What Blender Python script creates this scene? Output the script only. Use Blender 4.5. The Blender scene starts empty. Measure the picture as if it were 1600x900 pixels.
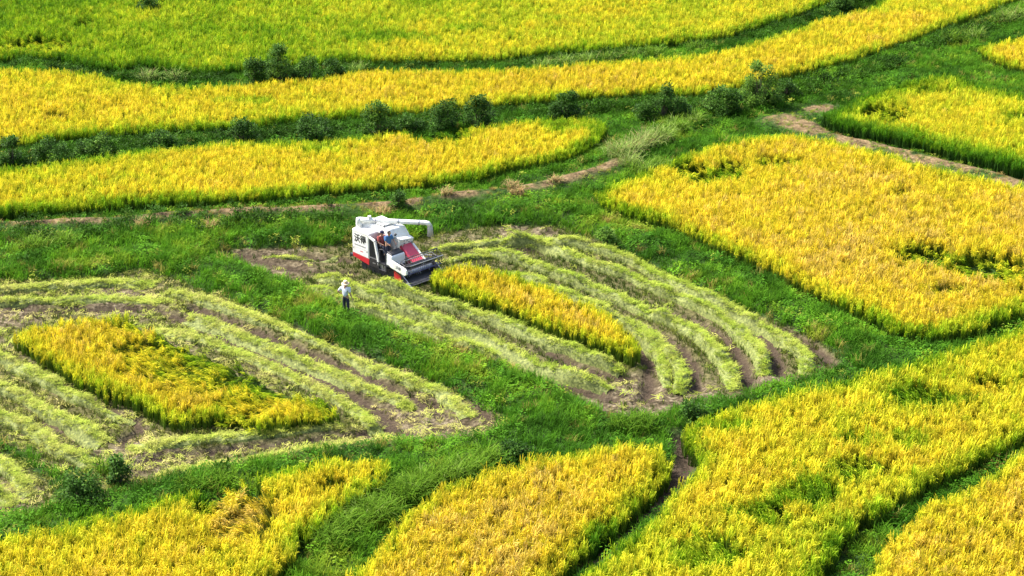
import bpy, bmesh, math, random
import numpy as np
from mathutils import Vector, Matrix, Euler

# ------------------------------------------------------------------ camera, sky, sun, exposure
scene = bpy.context.scene
COL = scene.collection
PITCH = math.radians(22.0)
DIST = 102.0                                    # metres from the drone to the middle of the picture
CAM = Vector((0.0, -DIST * math.cos(PITCH), DIST * math.sin(PITCH)))
cam_data = bpy.data.cameras.new('camera')
cam_data.lens = 70.0
cam_data.sensor_width = 36.0
cam_data.clip_end = 6000
cam = bpy.data.objects.new('camera', cam_data)
COL.objects.link(cam)
cam.location = CAM
cam.rotation_euler = (math.pi / 2 - PITCH, 0, 0)
scene.camera = cam

SUN_EL = math.radians(50)
SUN_AZ = (-0.90, 0.43)                          # ground direction the light comes from
world = bpy.data.worlds.new('World')
scene.world = world
world.use_nodes = True
wn = world.node_tree
wn.nodes.clear()
sky = wn.nodes.new('ShaderNodeTexSky')
sky.sky_type = 'NISHITA'
sky.sun_disc = False
sky.air_density = 1.0
sky.dust_density = 3.5
sky.ozone_density = 0.6
sky.sun_elevation = SUN_EL
sky.sun_rotation = math.atan2(SUN_AZ[0], SUN_AZ[1])
bg = wn.nodes.new('ShaderNodeBackground')
bg.inputs['Strength'].default_value = 0.14
wo = wn.nodes.new('ShaderNodeOutputWorld')
wn.links.new(sky.outputs[0], bg.inputs[0])
wn.links.new(bg.outputs[0], wo.inputs[0])
sun_data = bpy.data.lights.new('sun', 'SUN')
sun_data.energy = 4.6
sun_data.angle = math.radians(1.2)
sun_data.color = (1.0, 0.95, 0.85)
sun = bpy.data.objects.new('sun', sun_data)
COL.objects.link(sun)
sd = Vector((SUN_AZ[0] * math.cos(SUN_EL), SUN_AZ[1] * math.cos(SUN_EL), math.sin(SUN_EL)))
sun.rotation_euler = sd.to_track_quat('Z', 'Y').to_euler()
scene.view_settings.view_transform = 'Standard'
scene.view_settings.look = 'None'
scene.view_settings.gamma = 1.0
scene.view_settings.exposure = 1.15
scene.cycles.max_bounces = 6
scene.cycles.diffuse_bounces = 3
scene.cycles.transmission_bounces = 3
scene.cycles.transparent_max_bounces = 4

rng = np.random.default_rng(7)
random.seed(7)

# ------------------------------------------------------------------ survey: photo point -> point on a level plane
FPX = 1600 * 70.0 / 36.0
CP, SP = math.cos(PITCH), math.sin(PITCH)


def spot(px, py, z=0.0):
    u = (px - 800.0) / FPX
    v = (450.0 - py) / FPX
    d = Vector((u, CP + v * SP, -SP + v * CP))
    t = (z - CAM.z) / d.z
    return Vector((CAM.x + d.x * t, CAM.y + d.y * t, z))


def px_per_m(p):
    return FPX / (Vector(p) - CAM).length


def smooth(pts, closed, n=5):
    P = np.array(pts, float)
    out = []
    m = len(P)
    rngi = range(m) if closed else range(m - 1)
    for i in rngi:
        if closed:
            p0, p1, p2, p3 = P[(i - 1) % m], P[i], P[(i + 1) % m], P[(i + 2) % m]
        else:
            p0, p1, p2, p3 = P[max(i - 1, 0)], P[i], P[i + 1], P[min(i + 2, m - 1)]
        for k in range(n):
            t = k / n
            out.append(0.5 * ((2 * p1) + (-p0 + p2) * t + (2 * p0 - 5 * p1 + 4 * p2 - p3) * t * t + (-p0 + 3 * p1 - 3 * p2 + p3) * t ** 3))
    if not closed:
        out.append(P[-1])
    return np.array(out)


def ground_poly(pts, z, n=5):
    q = [tuple(spot(a, b, z).xy) for a, b in pts]
    return smooth(q, True, n)


def ground_line(pts, z=0.1, step=0.25):
    q = smooth([tuple(spot(a, b, z).xy) for a, b in pts], False, 8)
    seg = np.linalg.norm(np.diff(q, axis=0), axis=1)
    s = np.concatenate([[0], np.cumsum(seg)])
    t = np.arange(0, s[-1], step)
    return np.stack([np.interp(t, s, q[:, 0]), np.interp(t, s, q[:, 1])], 1)


def vnoise(x, y, scale, seed):
    x = np.asarray(x) / scale
    y = np.asarray(y) / scale
    r = np.random.default_rng(seed).random((256, 256))
    xi = np.floor(x).astype(int)
    yi = np.floor(y).astype(int)
    fx = x - xi
    fy = y - yi
    fx = fx * fx * (3 - 2 * fx)
    fy = fy * fy * (3 - 2 * fy)
    a = r[xi & 255, yi & 255]
    b = r[(xi + 1) & 255, yi & 255]
    c = r[xi & 255, (yi + 1) & 255]
    d = r[(xi + 1) & 255, (yi + 1) & 255]
    return (a * (1 - fx) + b * fx) * (1 - fy) + (c * (1 - fx) + d * fx) * fy


def fbm(x, y, scale, seed, octs=3):
    v = 0
    a = 1
    t = 0
    for k in range(octs):
        v = v + a * vnoise(x, y, scale / 2 ** k, seed + 31 * k)
        t += a
        a *= 0.55
    return v / t


def inside(poly, x, y):
    res = np.zeros(x.shape, bool)
    px, py = poly[:, 0], poly[:, 1]
    j = len(poly) - 1
    for i in range(len(poly)):
        c = ((py[i] > y) != (py[j] > y))
        with np.errstate(divide='ignore', invalid='ignore'):
            xx = (px[j] - px[i]) * (y - py[i]) / (py[j] - py[i] + 1e-12) + px[i]
        res ^= c & (x < xx)
        j = i
    return res


def line_dist(line, x, y, closed=False):
    """distance from points to a polyline"""
    best = np.full(x.shape, 1e9)
    n = len(line)
    for i in range(n if closed else n - 1):
        a = line[i]
        b = line[(i + 1) % n]
        d = b - a
        L = d.dot(d) + 1e-12
        t = np.clip(((x - a[0]) * d[0] + (y - a[1]) * d[1]) / L, 0, 1)
        best = np.minimum(best, (x - a[0] - t * d[0]) ** 2 + (y - a[1] - t * d[1]) ** 2)
    return np.sqrt(best)


# ------------------------------------------------------------------ outlines of the fields (canopy tops)
FIELDS = {
    'F1': [(-160, 92), (0, 87), (52, 84), (105, 91), (175, 105), (217, 98), (297, 108), (378, 105), (430, 98), (490, 96), (546, 91), (660, 89), (779, 88), (835, 79),
           (922, 75), (1010, 65), (1110, 56), (1180, 38), (1250, 16), (1292, 0), (1420, -45), (1500, -70), (800, -75), (-160, -75)],
    'F2': [(-160, 104), (0, 106), (50, 108), (140, 115), (200, 128), (240, 133), (330, 135), (430, 128), (520, 121), (572, 110), (695, 110), (817, 107), (905, 100), (1010, 93),
           (1080, 86), (1145, 75), (1215, 56), (1285, 31), (1355, 14), (1383, 0), (1480, -35), (1560, -60), (1720, -60), (1640, -25), (1568, 0), (1530, 19), (1477, 35), (1425, 54), (1355, 79),
           (1285, 98), (1215, 115), (1155, 130), (1080, 142), (1010, 140), (887, 149), (835, 154), (730, 161), (677, 169), (590, 173), (520, 180), (455, 185),
           (350, 196), (245, 200), (140, 207), (35, 219), (-40, 225), (-160, 240)],
    'F3': [(-160, 292), (0, 266), (105, 252), (210, 238), (315, 226), (420, 223), (525, 218), (625, 207), (730, 200), (835, 187), (936, 189), (940, 210), (915, 228),
           (870, 245), (800, 254), (758, 268), (716, 276), (625, 285), (520, 293), (440, 301), (350, 307), (210, 313), (105, 321), (0, 330), (-160, 342)],
    'F4': [(1530, 75), (1565, 65), (1600, 58), (1760, 30), (1760, 150), (1650, 117), (1600, 104), (1560, 93)],
    'F5': [(1288, 182), (1320, 163), (1355, 147), (1425, 124), (1495, 117), (1530, 133), (1565, 140), (1600, 147), (1760, 175), (1760, 312), (1680, 287), (1600, 264),
           (1530, 245), (1460, 227), (1390, 210), (1320, 196)],
    'F6': [(1050, 252), (1110, 227), (1208, 212), (1267, 215), (1320, 224), (1390, 241), (1460, 262), (1600, 290), (1760, 328), (1760, 425), (1680, 455), (1600, 480),
           (1560, 494), (1520, 507), (1480, 516), (1440, 516), (1392, 508), (1344, 482), (1300, 464), (1248, 436), (1200, 412), (1120, 376), (1040, 343), (985, 328),
           (945, 315), (935, 298), (990, 275)],
    'F7': [(1760, 440), (1680, 475), (1600, 508), (1520, 536), (1440, 560), (1360, 580), (1280, 600), (1200, 618), (1113, 645), (1060, 668), (1083, 696), (1080, 732),
           (1044, 772), (1006, 814), (956, 856), (908, 896), (870, 932), (830, 990), (1220, 990), (1280, 896), (1314, 855), (1340, 817), (1397, 783), (1465, 743), (1521, 719), (1567, 692),
           (1604, 675), (1680, 640), (1760, 600)],
    'F8': [(1760, 628), (1680, 668), (1600, 702), (1548, 738), (1491, 775), (1442, 790), (1416, 821), (1370, 862), (1362, 900), (1320, 990), (1760, 990)],
    'F9': [(548, 894), (593, 849), (626, 808), (676, 766), (771, 729), (853, 711), (936, 696), (998, 692), (1039, 702), (1045, 733), (1012, 770), (950, 826), (888, 872),
           (842, 908), (780, 990), (470, 990)],
    'F10': [(-160, 876), (0, 842), (57, 832), (113, 813), (170, 802), (227, 787), (321, 764), (416, 741), (491, 722), (559, 717), (597, 721), (606, 741), (573, 762),
            (523, 799), (470, 841), (437, 882), (395, 925), (340, 990), (-160, 990)],
    'F11': [(674, 430), (698, 415), (760, 418), (820, 433), (870, 455), (930, 480), (985, 520), (1003, 543), (985, 549), (930, 531), (850, 498), (780, 473), (720, 453)],
    'F12': [(22, 524), (87, 503), (192, 492), (238, 503), (297, 527), (332, 545), (385, 562), (435, 590), (515, 618), (528, 640), (453, 652), (400, 660), (378, 645), (321, 647),
            (264, 652), (230, 632), (151, 600), (79, 560)],
}
# ripeness (0 green .. 1 tan), plant height, label
INFO = {
    'F1': (0.57, 0.90, 'broad rice crop, half green and half yellow, beyond the uppermost shrub bank'),
    'F2': (0.66, 0.92, 'long golden rice strip between the two shrub-lined grass banks'),
    'F3': (0.66, 0.92, 'yellow rice strip above the dry earth path behind the harvester'),
    'F4': (0.78, 0.90, 'small corner of golden rice beyond the grassy dip past the dirt track'),
    'F5': (0.58, 0.95, 'yellow-green rice standing along the upper side of the brown dirt track'),
    'F6': (0.78, 0.98, 'deep golden rice paddy between the dirt track and the green weedy strip, few flattened dark patches'),
    'F7': (0.64, 0.98, 'wide yellow rice paddy with scattered green patches below the harvested plot'),
    'F8': (0.86, 0.95, 'tan golden rice beyond the narrow green grass strip of the wide yellow paddy'),
    'F9': (0.84, 0.98, 'orange tan rice paddy tapering to a rounded tip beside the dark ditch'),
    'F10': (0.66, 0.98, 'yellow rice paddy with one flattened brown hollow in its middle'),
    'F11': (0.78, 0.90, 'narrow pointed strip of uncut orange-gold rice in front of the harvester'),
    'F12': (0.73, 0.85, 'uncut golden rice island, partly blown flat, amid mown straw rows'),
}
HARV = {
    'H1': [(330, 392), (400, 385), (480, 383), (545, 378), (640, 372), (690, 362), (760, 350), (850, 350), (905, 362), (960, 382), (1040, 422), (1120, 458), (1200, 494), (1264, 522),
           (1300, 542), (1314, 564), (1296, 582), (1240, 594), (1160, 618), (1090, 632), (1040, 645), (960, 650), (900, 620), (832, 592), (784, 567), (709, 540), (633, 522),
           (570, 496), (520, 470), (460, 445), (400, 422)],
    'H2': [(-160, 445), (0, 437), (100, 434), (160, 428), (230, 421), (280, 434), (320, 452), (350, 460), (420, 490), (490, 521), (560, 547), (626, 570), (709, 608), (765, 636), (786, 658),
           (760, 677), (667, 688), (544, 700), (440, 714), (340, 732), (246, 752), (190, 765), (165, 770), (100, 742), (40, 708), (0, 690), (-160, 628)],
    'H3': [(-160, 650), (-40, 682), (0, 696), (50, 726), (90, 760), (92, 782), (60, 798), (0, 808), (-160, 830)],
}
CANOPY = {k: INFO[k][1] - 0.08 for k in FIELDS}
FP = {k: ground_poly(v, CANOPY[k]) for k, v in FIELDS.items()}
HP = {k: ground_poly(v, 0.1) for k, v in HARV.items()}
DRY = {   # dry earth: crest path above the bank and the farm track
    'path': (ground_line([(-60, 352), (80, 347), (175, 343), (280, 334), (420, 328), (560, 324), (640, 316), (720, 304), (800, 296), (880, 280), (940, 264), (968, 250)], 0.5), 0.42),
    'track': (ground_line([(1222, 190), (1262, 200), (1330, 222), (1400, 238), (1480, 258), (1560, 278), (1680, 312)], 0.3), 1.1),
    'stub': (ground_line([(1222, 188), (1262, 176), (1290, 170)], 0.2), 0.6),
    'ditch': (ground_line([(1064, 690), (1072, 712), (1058, 742), (1024, 780), (970, 830), (900, 884), (850, 925)], 0.0), 0.5),
}
RUTS = [ground_line(l, 0.0) for l in [
    [(270, 496), (304, 508), (385, 543), (455, 572), (507, 596), (544, 616), (593, 644), (612, 664), (626, 684)],
    [(300, 482), (367, 505), (455, 543), (542, 576), (600, 604), (660, 628), (690, 640)],
    [(460, 512), (520, 541), (600, 572), (680, 600), (740, 630), (770, 656)],
    [(960, 505), (1010, 513), (1045, 533), (1072, 556), (1086, 585), (1090, 612)],
    [(1050, 492), (1095, 508), (1134, 530), (1156, 556), (1166, 580), (1172, 606)],
    [(1120, 488), (1165, 510), (1200, 536), (1216, 562), (1214, 585)],
    [(1230, 518), (1262, 536), (1290, 556), (1302, 572)],
    [(996, 540), (1012, 566), (1016, 596), (1010, 626)],
    [(850, 548), (900, 572), (950, 586), (985, 592)],
    [(690, 522), (760, 548), (840, 584), (900, 606), (960, 626)],
    [(380, 404), (440, 416), (500, 424), (560, 428)],
    [(360, 395), (430, 400), (500, 404), (545, 408)],
    [(770, 388), (830, 392), (880, 400)],
    [(0, 478), (90, 487), (190, 482), (260, 490)],
    [(190, 690), (220, 668), (170, 640), (120, 610)],
    [(60, 655), (110, 680), (150, 700)],
    [(230, 720), (320, 707), (420, 697), (520, 684), (610, 672)],
]]
# heaps of cut straw: (crest line, half width)
WIND = {
    'H1': [
        ([(470, 448), (543, 472), (596, 494), (652, 515), (701, 534), (750, 552), (800, 572)], 0.55),
        ([(500, 430), (546, 446), (614, 474), (671, 497), (728, 523), (785, 546), (841, 572), (898, 590), (955, 606)], 0.62),
        ([(580, 440), (614, 450), (671, 468), (747, 491), (803, 513), (860, 535), (917, 558), (974, 580)], 0.62),
        ([(830, 378), (898, 380), (955, 394), (1011, 420), (1080, 455), (1120, 472), (1200, 513), (1240, 538), (1262, 562), (1260, 584)], 0.68),
        ([(780, 376), (841, 380), (898, 400), (974, 427), (1049, 461), (1120, 497), (1172, 533), (1194, 558), (1198, 582)], 0.68),
        ([(740, 390), (803, 404), (879, 430), (936, 453), (992, 480), (1060, 507), (1110, 540), (1140, 580), (1146, 606)], 0.68),
        ([(790, 424), (822, 437), (879, 457), (936, 483), (992, 512), (1040, 543), (1062, 580), (1064, 612)], 0.62),
        ([(955, 492), (1008, 527), (1036, 562), (1040, 605)], 0.5),
        ([(676, 386), (747, 378), (807, 372), (860, 366)], 0.5),
        ([(700, 402), (760, 396), (800, 393)], 0.4),
        ([(420, 396), (470, 400), (530, 398)], 0.4),
    ],
    'H2': [
        ([(266, 450), (350, 479), (420, 501), (490, 529), (560, 560), (593, 577), (667, 600), (709, 624), (733, 650)], 0.72),
        ([(297, 490), (385, 524), (455, 555), (525, 582), (580, 606), (640, 634)], 0.68),
        ([(245, 512), (332, 533), (402, 562), (472, 594), (530, 625), (575, 655), (600, 676)], 0.62),
        ([(-100, 520), (0, 560), (57, 586), (113, 617), (170, 641), (205, 656)], 0.6),
        ([(-100, 562), (0, 602), (57, 632), (113, 660), (166, 690)], 0.6),
        ([(-100, 606), (0, 647), (57, 674), (94, 700), (151, 722)], 0.6),
        ([(205, 694), (302, 685), (378, 678), (453, 671), (540, 660)], 0.55),
        ([(246, 738), (340, 724), (435, 708), (540, 692), (640, 682)], 0.5),
        ([(-100, 450), (0, 449), (105, 444), (175, 440), (240, 440)], 0.6),
        ([(-100, 472), (0, 468), (87, 466), (175, 464), (250, 470)], 0.55),
    ],
    'H3': [([(-100, 690), (0, 722), (34, 748), (52, 770)], 0.6), ([(-100, 740), (-10, 768), (20, 786)], 0.5)],
}
WL = [(f, ground_line(l, 0.2), w) for f in WIND for l, w in WIND[f]]

# ------------------------------------------------------------------ raster survey of the ground
RX0, RX1, RY0, RY1, RS = -58.0, 58.0, -42.0, 82.0, 0.2
gx = np.arange(RX0, RX1 + 1e-6, RS)
gy = np.arange(RY0, RY1 + 1e-6, RS)
GX, GY = np.meshgrid(gx, gy)


def near(line, reach, closed=False):
    """distance raster to a line, computed only near it"""
    out = np.full(GX.shape, 99.0)
    x0, y0 = line.min(0) - reach
    x1, y1 = line.max(0) + reach
    i0, i1 = np.searchsorted(gx, [x0, x1])
    j0, j1 = np.searchsorted(gy, [y0, y1])
    if i1 <= i0 or j1 <= j0:
        return out
    sub = (slice(j0, j1), slice(i0, i1))
    out[sub] = line_dist(line, GX[sub], GY[sub], closed)
    return out


def field_sd(poly):
    ins = inside(poly, GX, GY)
    d = near(poly[::2], 2.5, True)
    d = np.minimum(d, 3.0)
    return np.where(ins, d, -d)


SDF = {k: field_sd(p) for k, p in FP.items()}
SDH = {k: field_sd(p) for k, p in HP.items()}
SD_CROP = np.max(np.stack([SDF[k] for k in FIELDS]), 0)
SD_HARV = np.max(np.stack(list(SDH.values())), 0)
SD_PADDY = np.maximum(SD_CROP, SD_HARV)
D_DRY = {k: near(l, 3.0) - w for k, (l, w) in DRY.items()}
D_RUT = np.min(np.stack([near(l, 1.5) - (0.06 if i < 2 else 0.0) for i, l in enumerate(RUTS)]), 0)
D_WIND = np.min(np.stack([near(l, 2.0) / w for _, l, w in WL]), 0)


def sstep(a, b, x):
    t = np.clip((x - a) / (b - a), 0, 1)
    return t * t * (3 - 2 * t)


warp = 0.5 * (fbm(GX, GY, 1.3, 3) - 0.5)
bund = sstep(-0.1, 0.9, -SD_PADDY + warp)
harv = sstep(-0.1, 0.25, SD_HARV + warp) * (SD_CROP < 0.3)
mudn = sstep(0.53, 0.68, fbm(GX, GY, 3.4, 11, 4))
rut = harv * (1 - sstep(0.20, 0.46, D_RUT + 0.35 * (fbm(GX, GY, 0.8, 5) - 0.5)))
headland = np.zeros(GX.shape)          # churned turning places
for (a, b, r) in [(990, 622, 3.0), (1080, 622, 2.2), (1180, 596, 2.2), (680, 650, 3.2), (430, 412, 3.4), (215, 715, 2.6), (640, 670, 2.2), (180, 470, 3.0), (20, 490, 2.5), (765, 655, 2.0), (820, 365, 2.4), (10, 775, 2.0)]:
    c = spot(a, b, 0)
    headland = np.maximum(headland, 1 - sstep(0.5, 1.0, np.hypot(GX - c.x, GY - c.y) / r + 0.5 * (fbm(GX, GY, 1.0, 17) - 0.5)))
mud = np.clip(np.maximum.reduce([rut, harv * headland * 0.95, harv * mudn * np.where(SDH['H1'] > -0.5, 0.35, 0.4)]), 0, 1) * harv
dry = np.maximum.reduce([1 - sstep(-0.15, 0.25, D_DRY[k] + warp * 0.8) for k in ('path', 'track', 'stub')])
dry = dry * sstep(0.36, 0.56, fbm(GX, GY, 1.5, 88, 3) + 0.04)
ditch = 1 - sstep(-0.2, 0.2, D_DRY['ditch'])
ZG = 0.02 * (fbm(GX, GY, 6, 2) - 0.5) + bund * (0.22 + 0.22 * (fbm(GX, GY, 2.2, 21) - 0.4)) \
    - 0.20 * rut + 0.05 * harv * (1 - rut) * np.exp(-((D_RUT - 0.6) / 0.2) ** 2) \
    + harv * (0.06 + 0.20 * mud) * (fbm(GX, GY, 0.6, 77, 2) - 0.5) + 0.05 * dry * (fbm(GX, GY, 0.7, 78, 2) - 0.5) - 0.22 * ditch \
    + 0.42 * np.exp(-(np.maximum(D_DRY['path'] + 0.55, 0) / 0.9) ** 2) + 0.20 * np.exp(-(np.maximum(D_DRY['track'] + 0.5, 0) / 0.9) ** 2)


def sample(A, x, y):
    fx = np.clip((np.asarray(x) - RX0) / RS, 0, len(gx) - 1.001)
    fy = np.clip((np.asarray(y) - RY0) / RS, 0, len(gy) - 1.001)
    i = fx.astype(int)
    j = fy.astype(int)
    u = fx - i
    v = fy - j
    return (A[j, i] * (1 - u) + A[j, i + 1] * u) * (1 - v) + (A[j + 1, i] * (1 - u) + A[j + 1, i + 1] * u) * v


def zat(x, y):
    return float(sample(ZG, np.array([x]), np.array([y]))[0])


# ------------------------------------------------------------------ material helpers
def new_mat(name):
    m = bpy.data.materials.new(name)
    m.use_nodes = True
    nt = m.node_tree
    nt.nodes.clear()
    out = nt.nodes.new('ShaderNodeOutputMaterial')
    return m, nt, out


def N(nt, kind, **kw):
    n = nt.nodes.new(kind)
    for k, v in kw.items():
        if hasattr(n, k):
            setattr(n, k, v)
        else:
            n.inputs[k].default_value = v
    return n


def ramp(nt, stops):
    r = nt.nodes.new('ShaderNodeValToRGB')
    e = r.color_ramp.elements
    while len(e) < len(stops):
        e.new(0.5)
    for el, (p, c) in zip(e, stops):
        el.position = p
        el.color = (*c, 1)
    return r


def plant_mat(name, stops, translucent=0.3, rough=0.6, spread=0.22, instanced=True, attr='tint', spec=0.2):
    """leaf colour from the plant's own ripeness value, a little lighter or darker from plant to plant"""
    m, nt, out = new_mat(name)
    a = N(nt, 'ShaderNodeAttribute', attribute_type='INSTANCER' if instanced else 'GEOMETRY', attribute_name=attr)
    b = N(nt, 'ShaderNodeAttribute', attribute_type='INSTANCER' if instanced else 'GEOMETRY', attribute_name='rnd')
    r = ramp(nt, stops)
    nt.links.new(a.outputs['Fac'], r.inputs[0])
    mr = N(nt, 'ShaderNodeMapRange')
    mr.inputs['To Min'].default_value = 1 - spread
    mr.inputs['To Max'].default_value = 1 + spread
    nt.links.new(b.outputs['Fac'], mr.inputs[0])
    mx = N(nt, 'ShaderNodeVectorMath', operation='SCALE')
    nt.links.new(r.outputs[0], mx.inputs[0])
    nt.links.new(mr.outputs[0], mx.inputs['Scale'])
    p = N(nt, 'ShaderNodeBsdfPrincipled')
    p.inputs['Roughness'].default_value = rough
    p.inputs['Specular IOR Level'].default_value = spec
    nt.links.new(mx.outputs[0], p.inputs['Base Color'])
    t = N(nt, 'ShaderNodeBsdfTranslucent')
    nt.links.new(mx.outputs[0], t.inputs[0])
    s = N(nt, 'ShaderNodeMixShader')
    s.inputs[0].default_value = translucent
    nt.links.new(p.outputs[0], s.inputs[1])
    nt.links.new(t.outputs[0], s.inputs[2])
    nt.links.new(s.outputs[0], out.inputs[0])
    return m


def solid(name, col, rough=0.5, metal=0.0, dirt=0.0, dirt_col=(0.16, 0.12, 0.07), scale=4.0, coat=0.0, emit=None):
    m, nt, out = new_mat(name)
    p = N(nt, 'ShaderNodeBsdfPrincipled')
    p.inputs['Roughness'].default_value = rough
    p.inputs['Metallic'].default_value = metal
    p.inputs['Coat Weight'].default_value = coat
    tc = N(nt, 'ShaderNodeTexCoord')
    no = N(nt, 'ShaderNodeTexNoise')
    no.inputs['Scale'].default_value = scale
    no.inputs['Detail'].default_value = 6
    nt.links.new(tc.outputs['Object'], no.inputs[0])
    mp = N(nt, 'ShaderNodeMapRange')
    mp.inputs['From Min'].default_value = 0.5
    mp.inputs['From Max'].default_value = 0.8
    mp.inputs['To Max'].default_value = dirt
    nt.links.new(no.outputs[0], mp.inputs[0])
    mix = N(nt, 'ShaderNodeMixRGB')
    mix.inputs[1].default_value = (*col, 1)
    mix.inputs[2].default_value = (*dirt_col, 1)
    nt.links.new(mp.outputs[0], mix.inputs[0])
    nt.links.new(mix.outputs[0], p.inputs['Base Color'])
    nt.links.new(p.outputs[0], out.inputs[0])
    return m


# ------------------------------------------------------------------ ground: one sheet out to the horizon
def make_ground():
    far = np.array([2, 5, 10, 20, 40, 80, 160, 320, 640, 1300, 2600.0])
    xs = np.concatenate([gx[0] - far[::-1], gx, gx[-1] + far])
    ys = np.concatenate([gy[0] - far[::-1], gy, gy[-1] + far])
    X, Y = np.meshgrid(xs, ys)
    k = len(far)

    def pad(A, v):
        return np.pad(A, k, mode='constant', constant_values=v)
    Z = np.pad(ZG, k, mode='edge')
    ny, nx = X.shape
    me = bpy.data.meshes.new('ground')
    me.vertices.add(nx * ny)
    me.vertices.foreach_set('co', np.stack([X, Y, Z], -1).astype(np.float32).ravel())
    idx = np.arange(nx * ny).reshape(ny, nx)
    q = np.stack([idx[:-1, :-1], idx[:-1, 1:], idx[1:, 1:], idx[1:, :-1]], -1).reshape(-1, 4)
    me.loops.add(q.size)
    me.polygons.add(len(q))
    me.loops.foreach_set('vertex_index', q.ravel().astype(np.int32))
    me.polygons.foreach_set('loop_start', np.arange(0, q.size, 4, dtype=np.int32))
    me.update()
    me.validate()
    for nm, A in (('mud', mud), ('stubble', harv), ('dry', dry), ('wet', np.maximum(ditch, rut * 0.95))):
        at = me.attributes.new(nm, 'FLOAT', 'POINT')
        at.data.foreach_set('value', pad(A, 0.0).astype(np.float32).ravel())
    m, nt, out = new_mat('ground')
    tc = N(nt, 'ShaderNodeTexCoord')

    def noise(scale, detail=5):
        n = N(nt, 'ShaderNodeTexNoise')
        n.inputs['Scale'].default_value = scale
        n.inputs['Detail'].default_value = detail
        nt.links.new(tc.outputs['Object'], n.inputs[0])
        return n

    def attr(nm):
        return N(nt, 'ShaderNodeAttribute', attribute_name=nm).outputs['Fac']

    def mix(f, a, b):
        x = N(nt, 'ShaderNodeMixRGB')
        nt.links.new(f, x.inputs[0])
        nt.links.new(a, x.inputs[1])
        nt.links.new(b, x.inputs[2])
        return x.outputs[0]
    n1 = noise(1.7)
    n2 = noise(6.0)
    n3 = noise(22.0, 3)
    av = N(nt, 'ShaderNodeMath', operation='MULTIPLY_ADD')
    nt.links.new(n1.outputs[0], av.inputs[0])
    av.inputs[1].default_value = 0.75
    hv_ = N(nt, 'ShaderNodeMath', operation='MULTIPLY_ADD')
    nt.links.new(n2.outputs[0], hv_.inputs[0])
    hv_.inputs[1].default_value = 0.75
    hv_.inputs[2].default_value = -0.25
    nt.links.new(hv_.outputs[0], av.inputs[2])
    turf = ramp(nt, [(0.3, (0.018, 0.040, 0.010)), (0.5, (0.030, 0.065, 0.014)), (0.7, (0.060, 0.085, 0.022))])
    nt.links.new(n1.outputs[0], turf.inputs[0])
    thatch = ramp(nt, [(0.3, (0.05, 0.048, 0.020)), (0.5, (0.10, 0.095, 0.038)), (0.7, (0.16, 0.145, 0.065))])
    nt.links.new(n2.outputs[0], thatch.inputs[0])
    soil = ramp(nt, [(0.32, (0.030, 0.023, 0.014)), (0.45, (0.075, 0.058, 0.036)), (0.57, (0.135, 0.108, 0.068)), (0.70, (0.26, 0.215, 0.145))])
    nt.links.new(av.outputs[0], soil.inputs[0])
    dryc = ramp(nt, [(0.3, (0.06, 0.042, 0.022)), (0.5, (0.150, 0.105, 0.055)), (0.7, (0.26, 0.185, 0.10))])
    nt.links.new(av.outputs[0], dryc.inputs[0])
    wetc = ramp(nt, [(0.3, (0.03, 0.022, 0.015)), (0.7, (0.085, 0.062, 0.045))])
    nt.links.new(n3.outputs[0], wetc.inputs[0])
    c = mix(attr('stubble'), turf.outputs[0], thatch.outputs[0])
    c = mix(attr('mud'), c, soil.outputs[0])
    c = mix(attr('wet'), c, wetc.outputs[0])
    c = mix(attr('dry'), c, dryc.outputs[0])
    p = N(nt, 'ShaderNodeBsdfPrincipled')
    p.inputs['Roughness'].default_value = 0.95
    p.inputs['Specular IOR Level'].default_value = 0.08
    nt.links.new(c, p.inputs['Base Color'])
    bp = N(nt, 'ShaderNodeBump')
    bp.inputs['Strength'].default_value = 0.9
    bp.inputs['Distance'].default_value = 0.12
    nt.links.new(n2.outputs[0], bp.inputs['Height'])
    nt.links.new(bp.outputs[0], p.inputs['Normal'])
    nt.links.new(p.outputs[0], out.inputs[0])
    me.materials.append(m)
    o = bpy.data.objects.new('ground', me)
    o['kind'] = 'structure'
    o['label'] = 'paddy ground of grassy banks, mown mud and dry earth track'
    o['category'] = 'ground'
    COL.objects.link(o)


make_ground()


# ------------------------------------------------------------------ plants: small source meshes that the scatters repeat
class Blades:
    """ribbons of quads with a material slot each"""
    def __init__(self):
        self.v, self.f, self.m = [], [], []

    def ribbon(self, pts, widths, side, mat=0):
        b = len(self.v)
        side = Vector(side)
        for p, w in zip(pts, widths):
            p = Vector(p)
            self.v.append(tuple(p - side * w * 0.5))
            self.v.append(tuple(p + side * w * 0.5))
        for i in range(len(pts) - 1):
            a = b + 2 * i
            self.f.append((a, a + 1, a + 3, a + 2))
            self.m.append(mat)

    def mesh(self, name, mats):
        me = bpy.data.meshes.new(name)
        me.from_pydata(self.v, [], self.f)
        for m in mats:
            me.materials.append(m)
        me.polygons.foreach_set('material_index', self.m)
        me.update()
        return me


def arc(base, az, length, lean, droop, n, start=0.0):
    """points of a blade that starts upright-ish and bends over"""
    pts = [Vector(base)]
    ang = lean
    d = Vector((math.cos(az), math.sin(az), 0))
    for i in range(n):
        ang_i = ang + droop * ((i + 0.5) / n) ** 1.5
        pts.append(pts[-1] + (d * math.sin(ang_i) + Vector((0, 0, 1)) * math.cos(ang_i)) * (length / n))
    return pts


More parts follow.
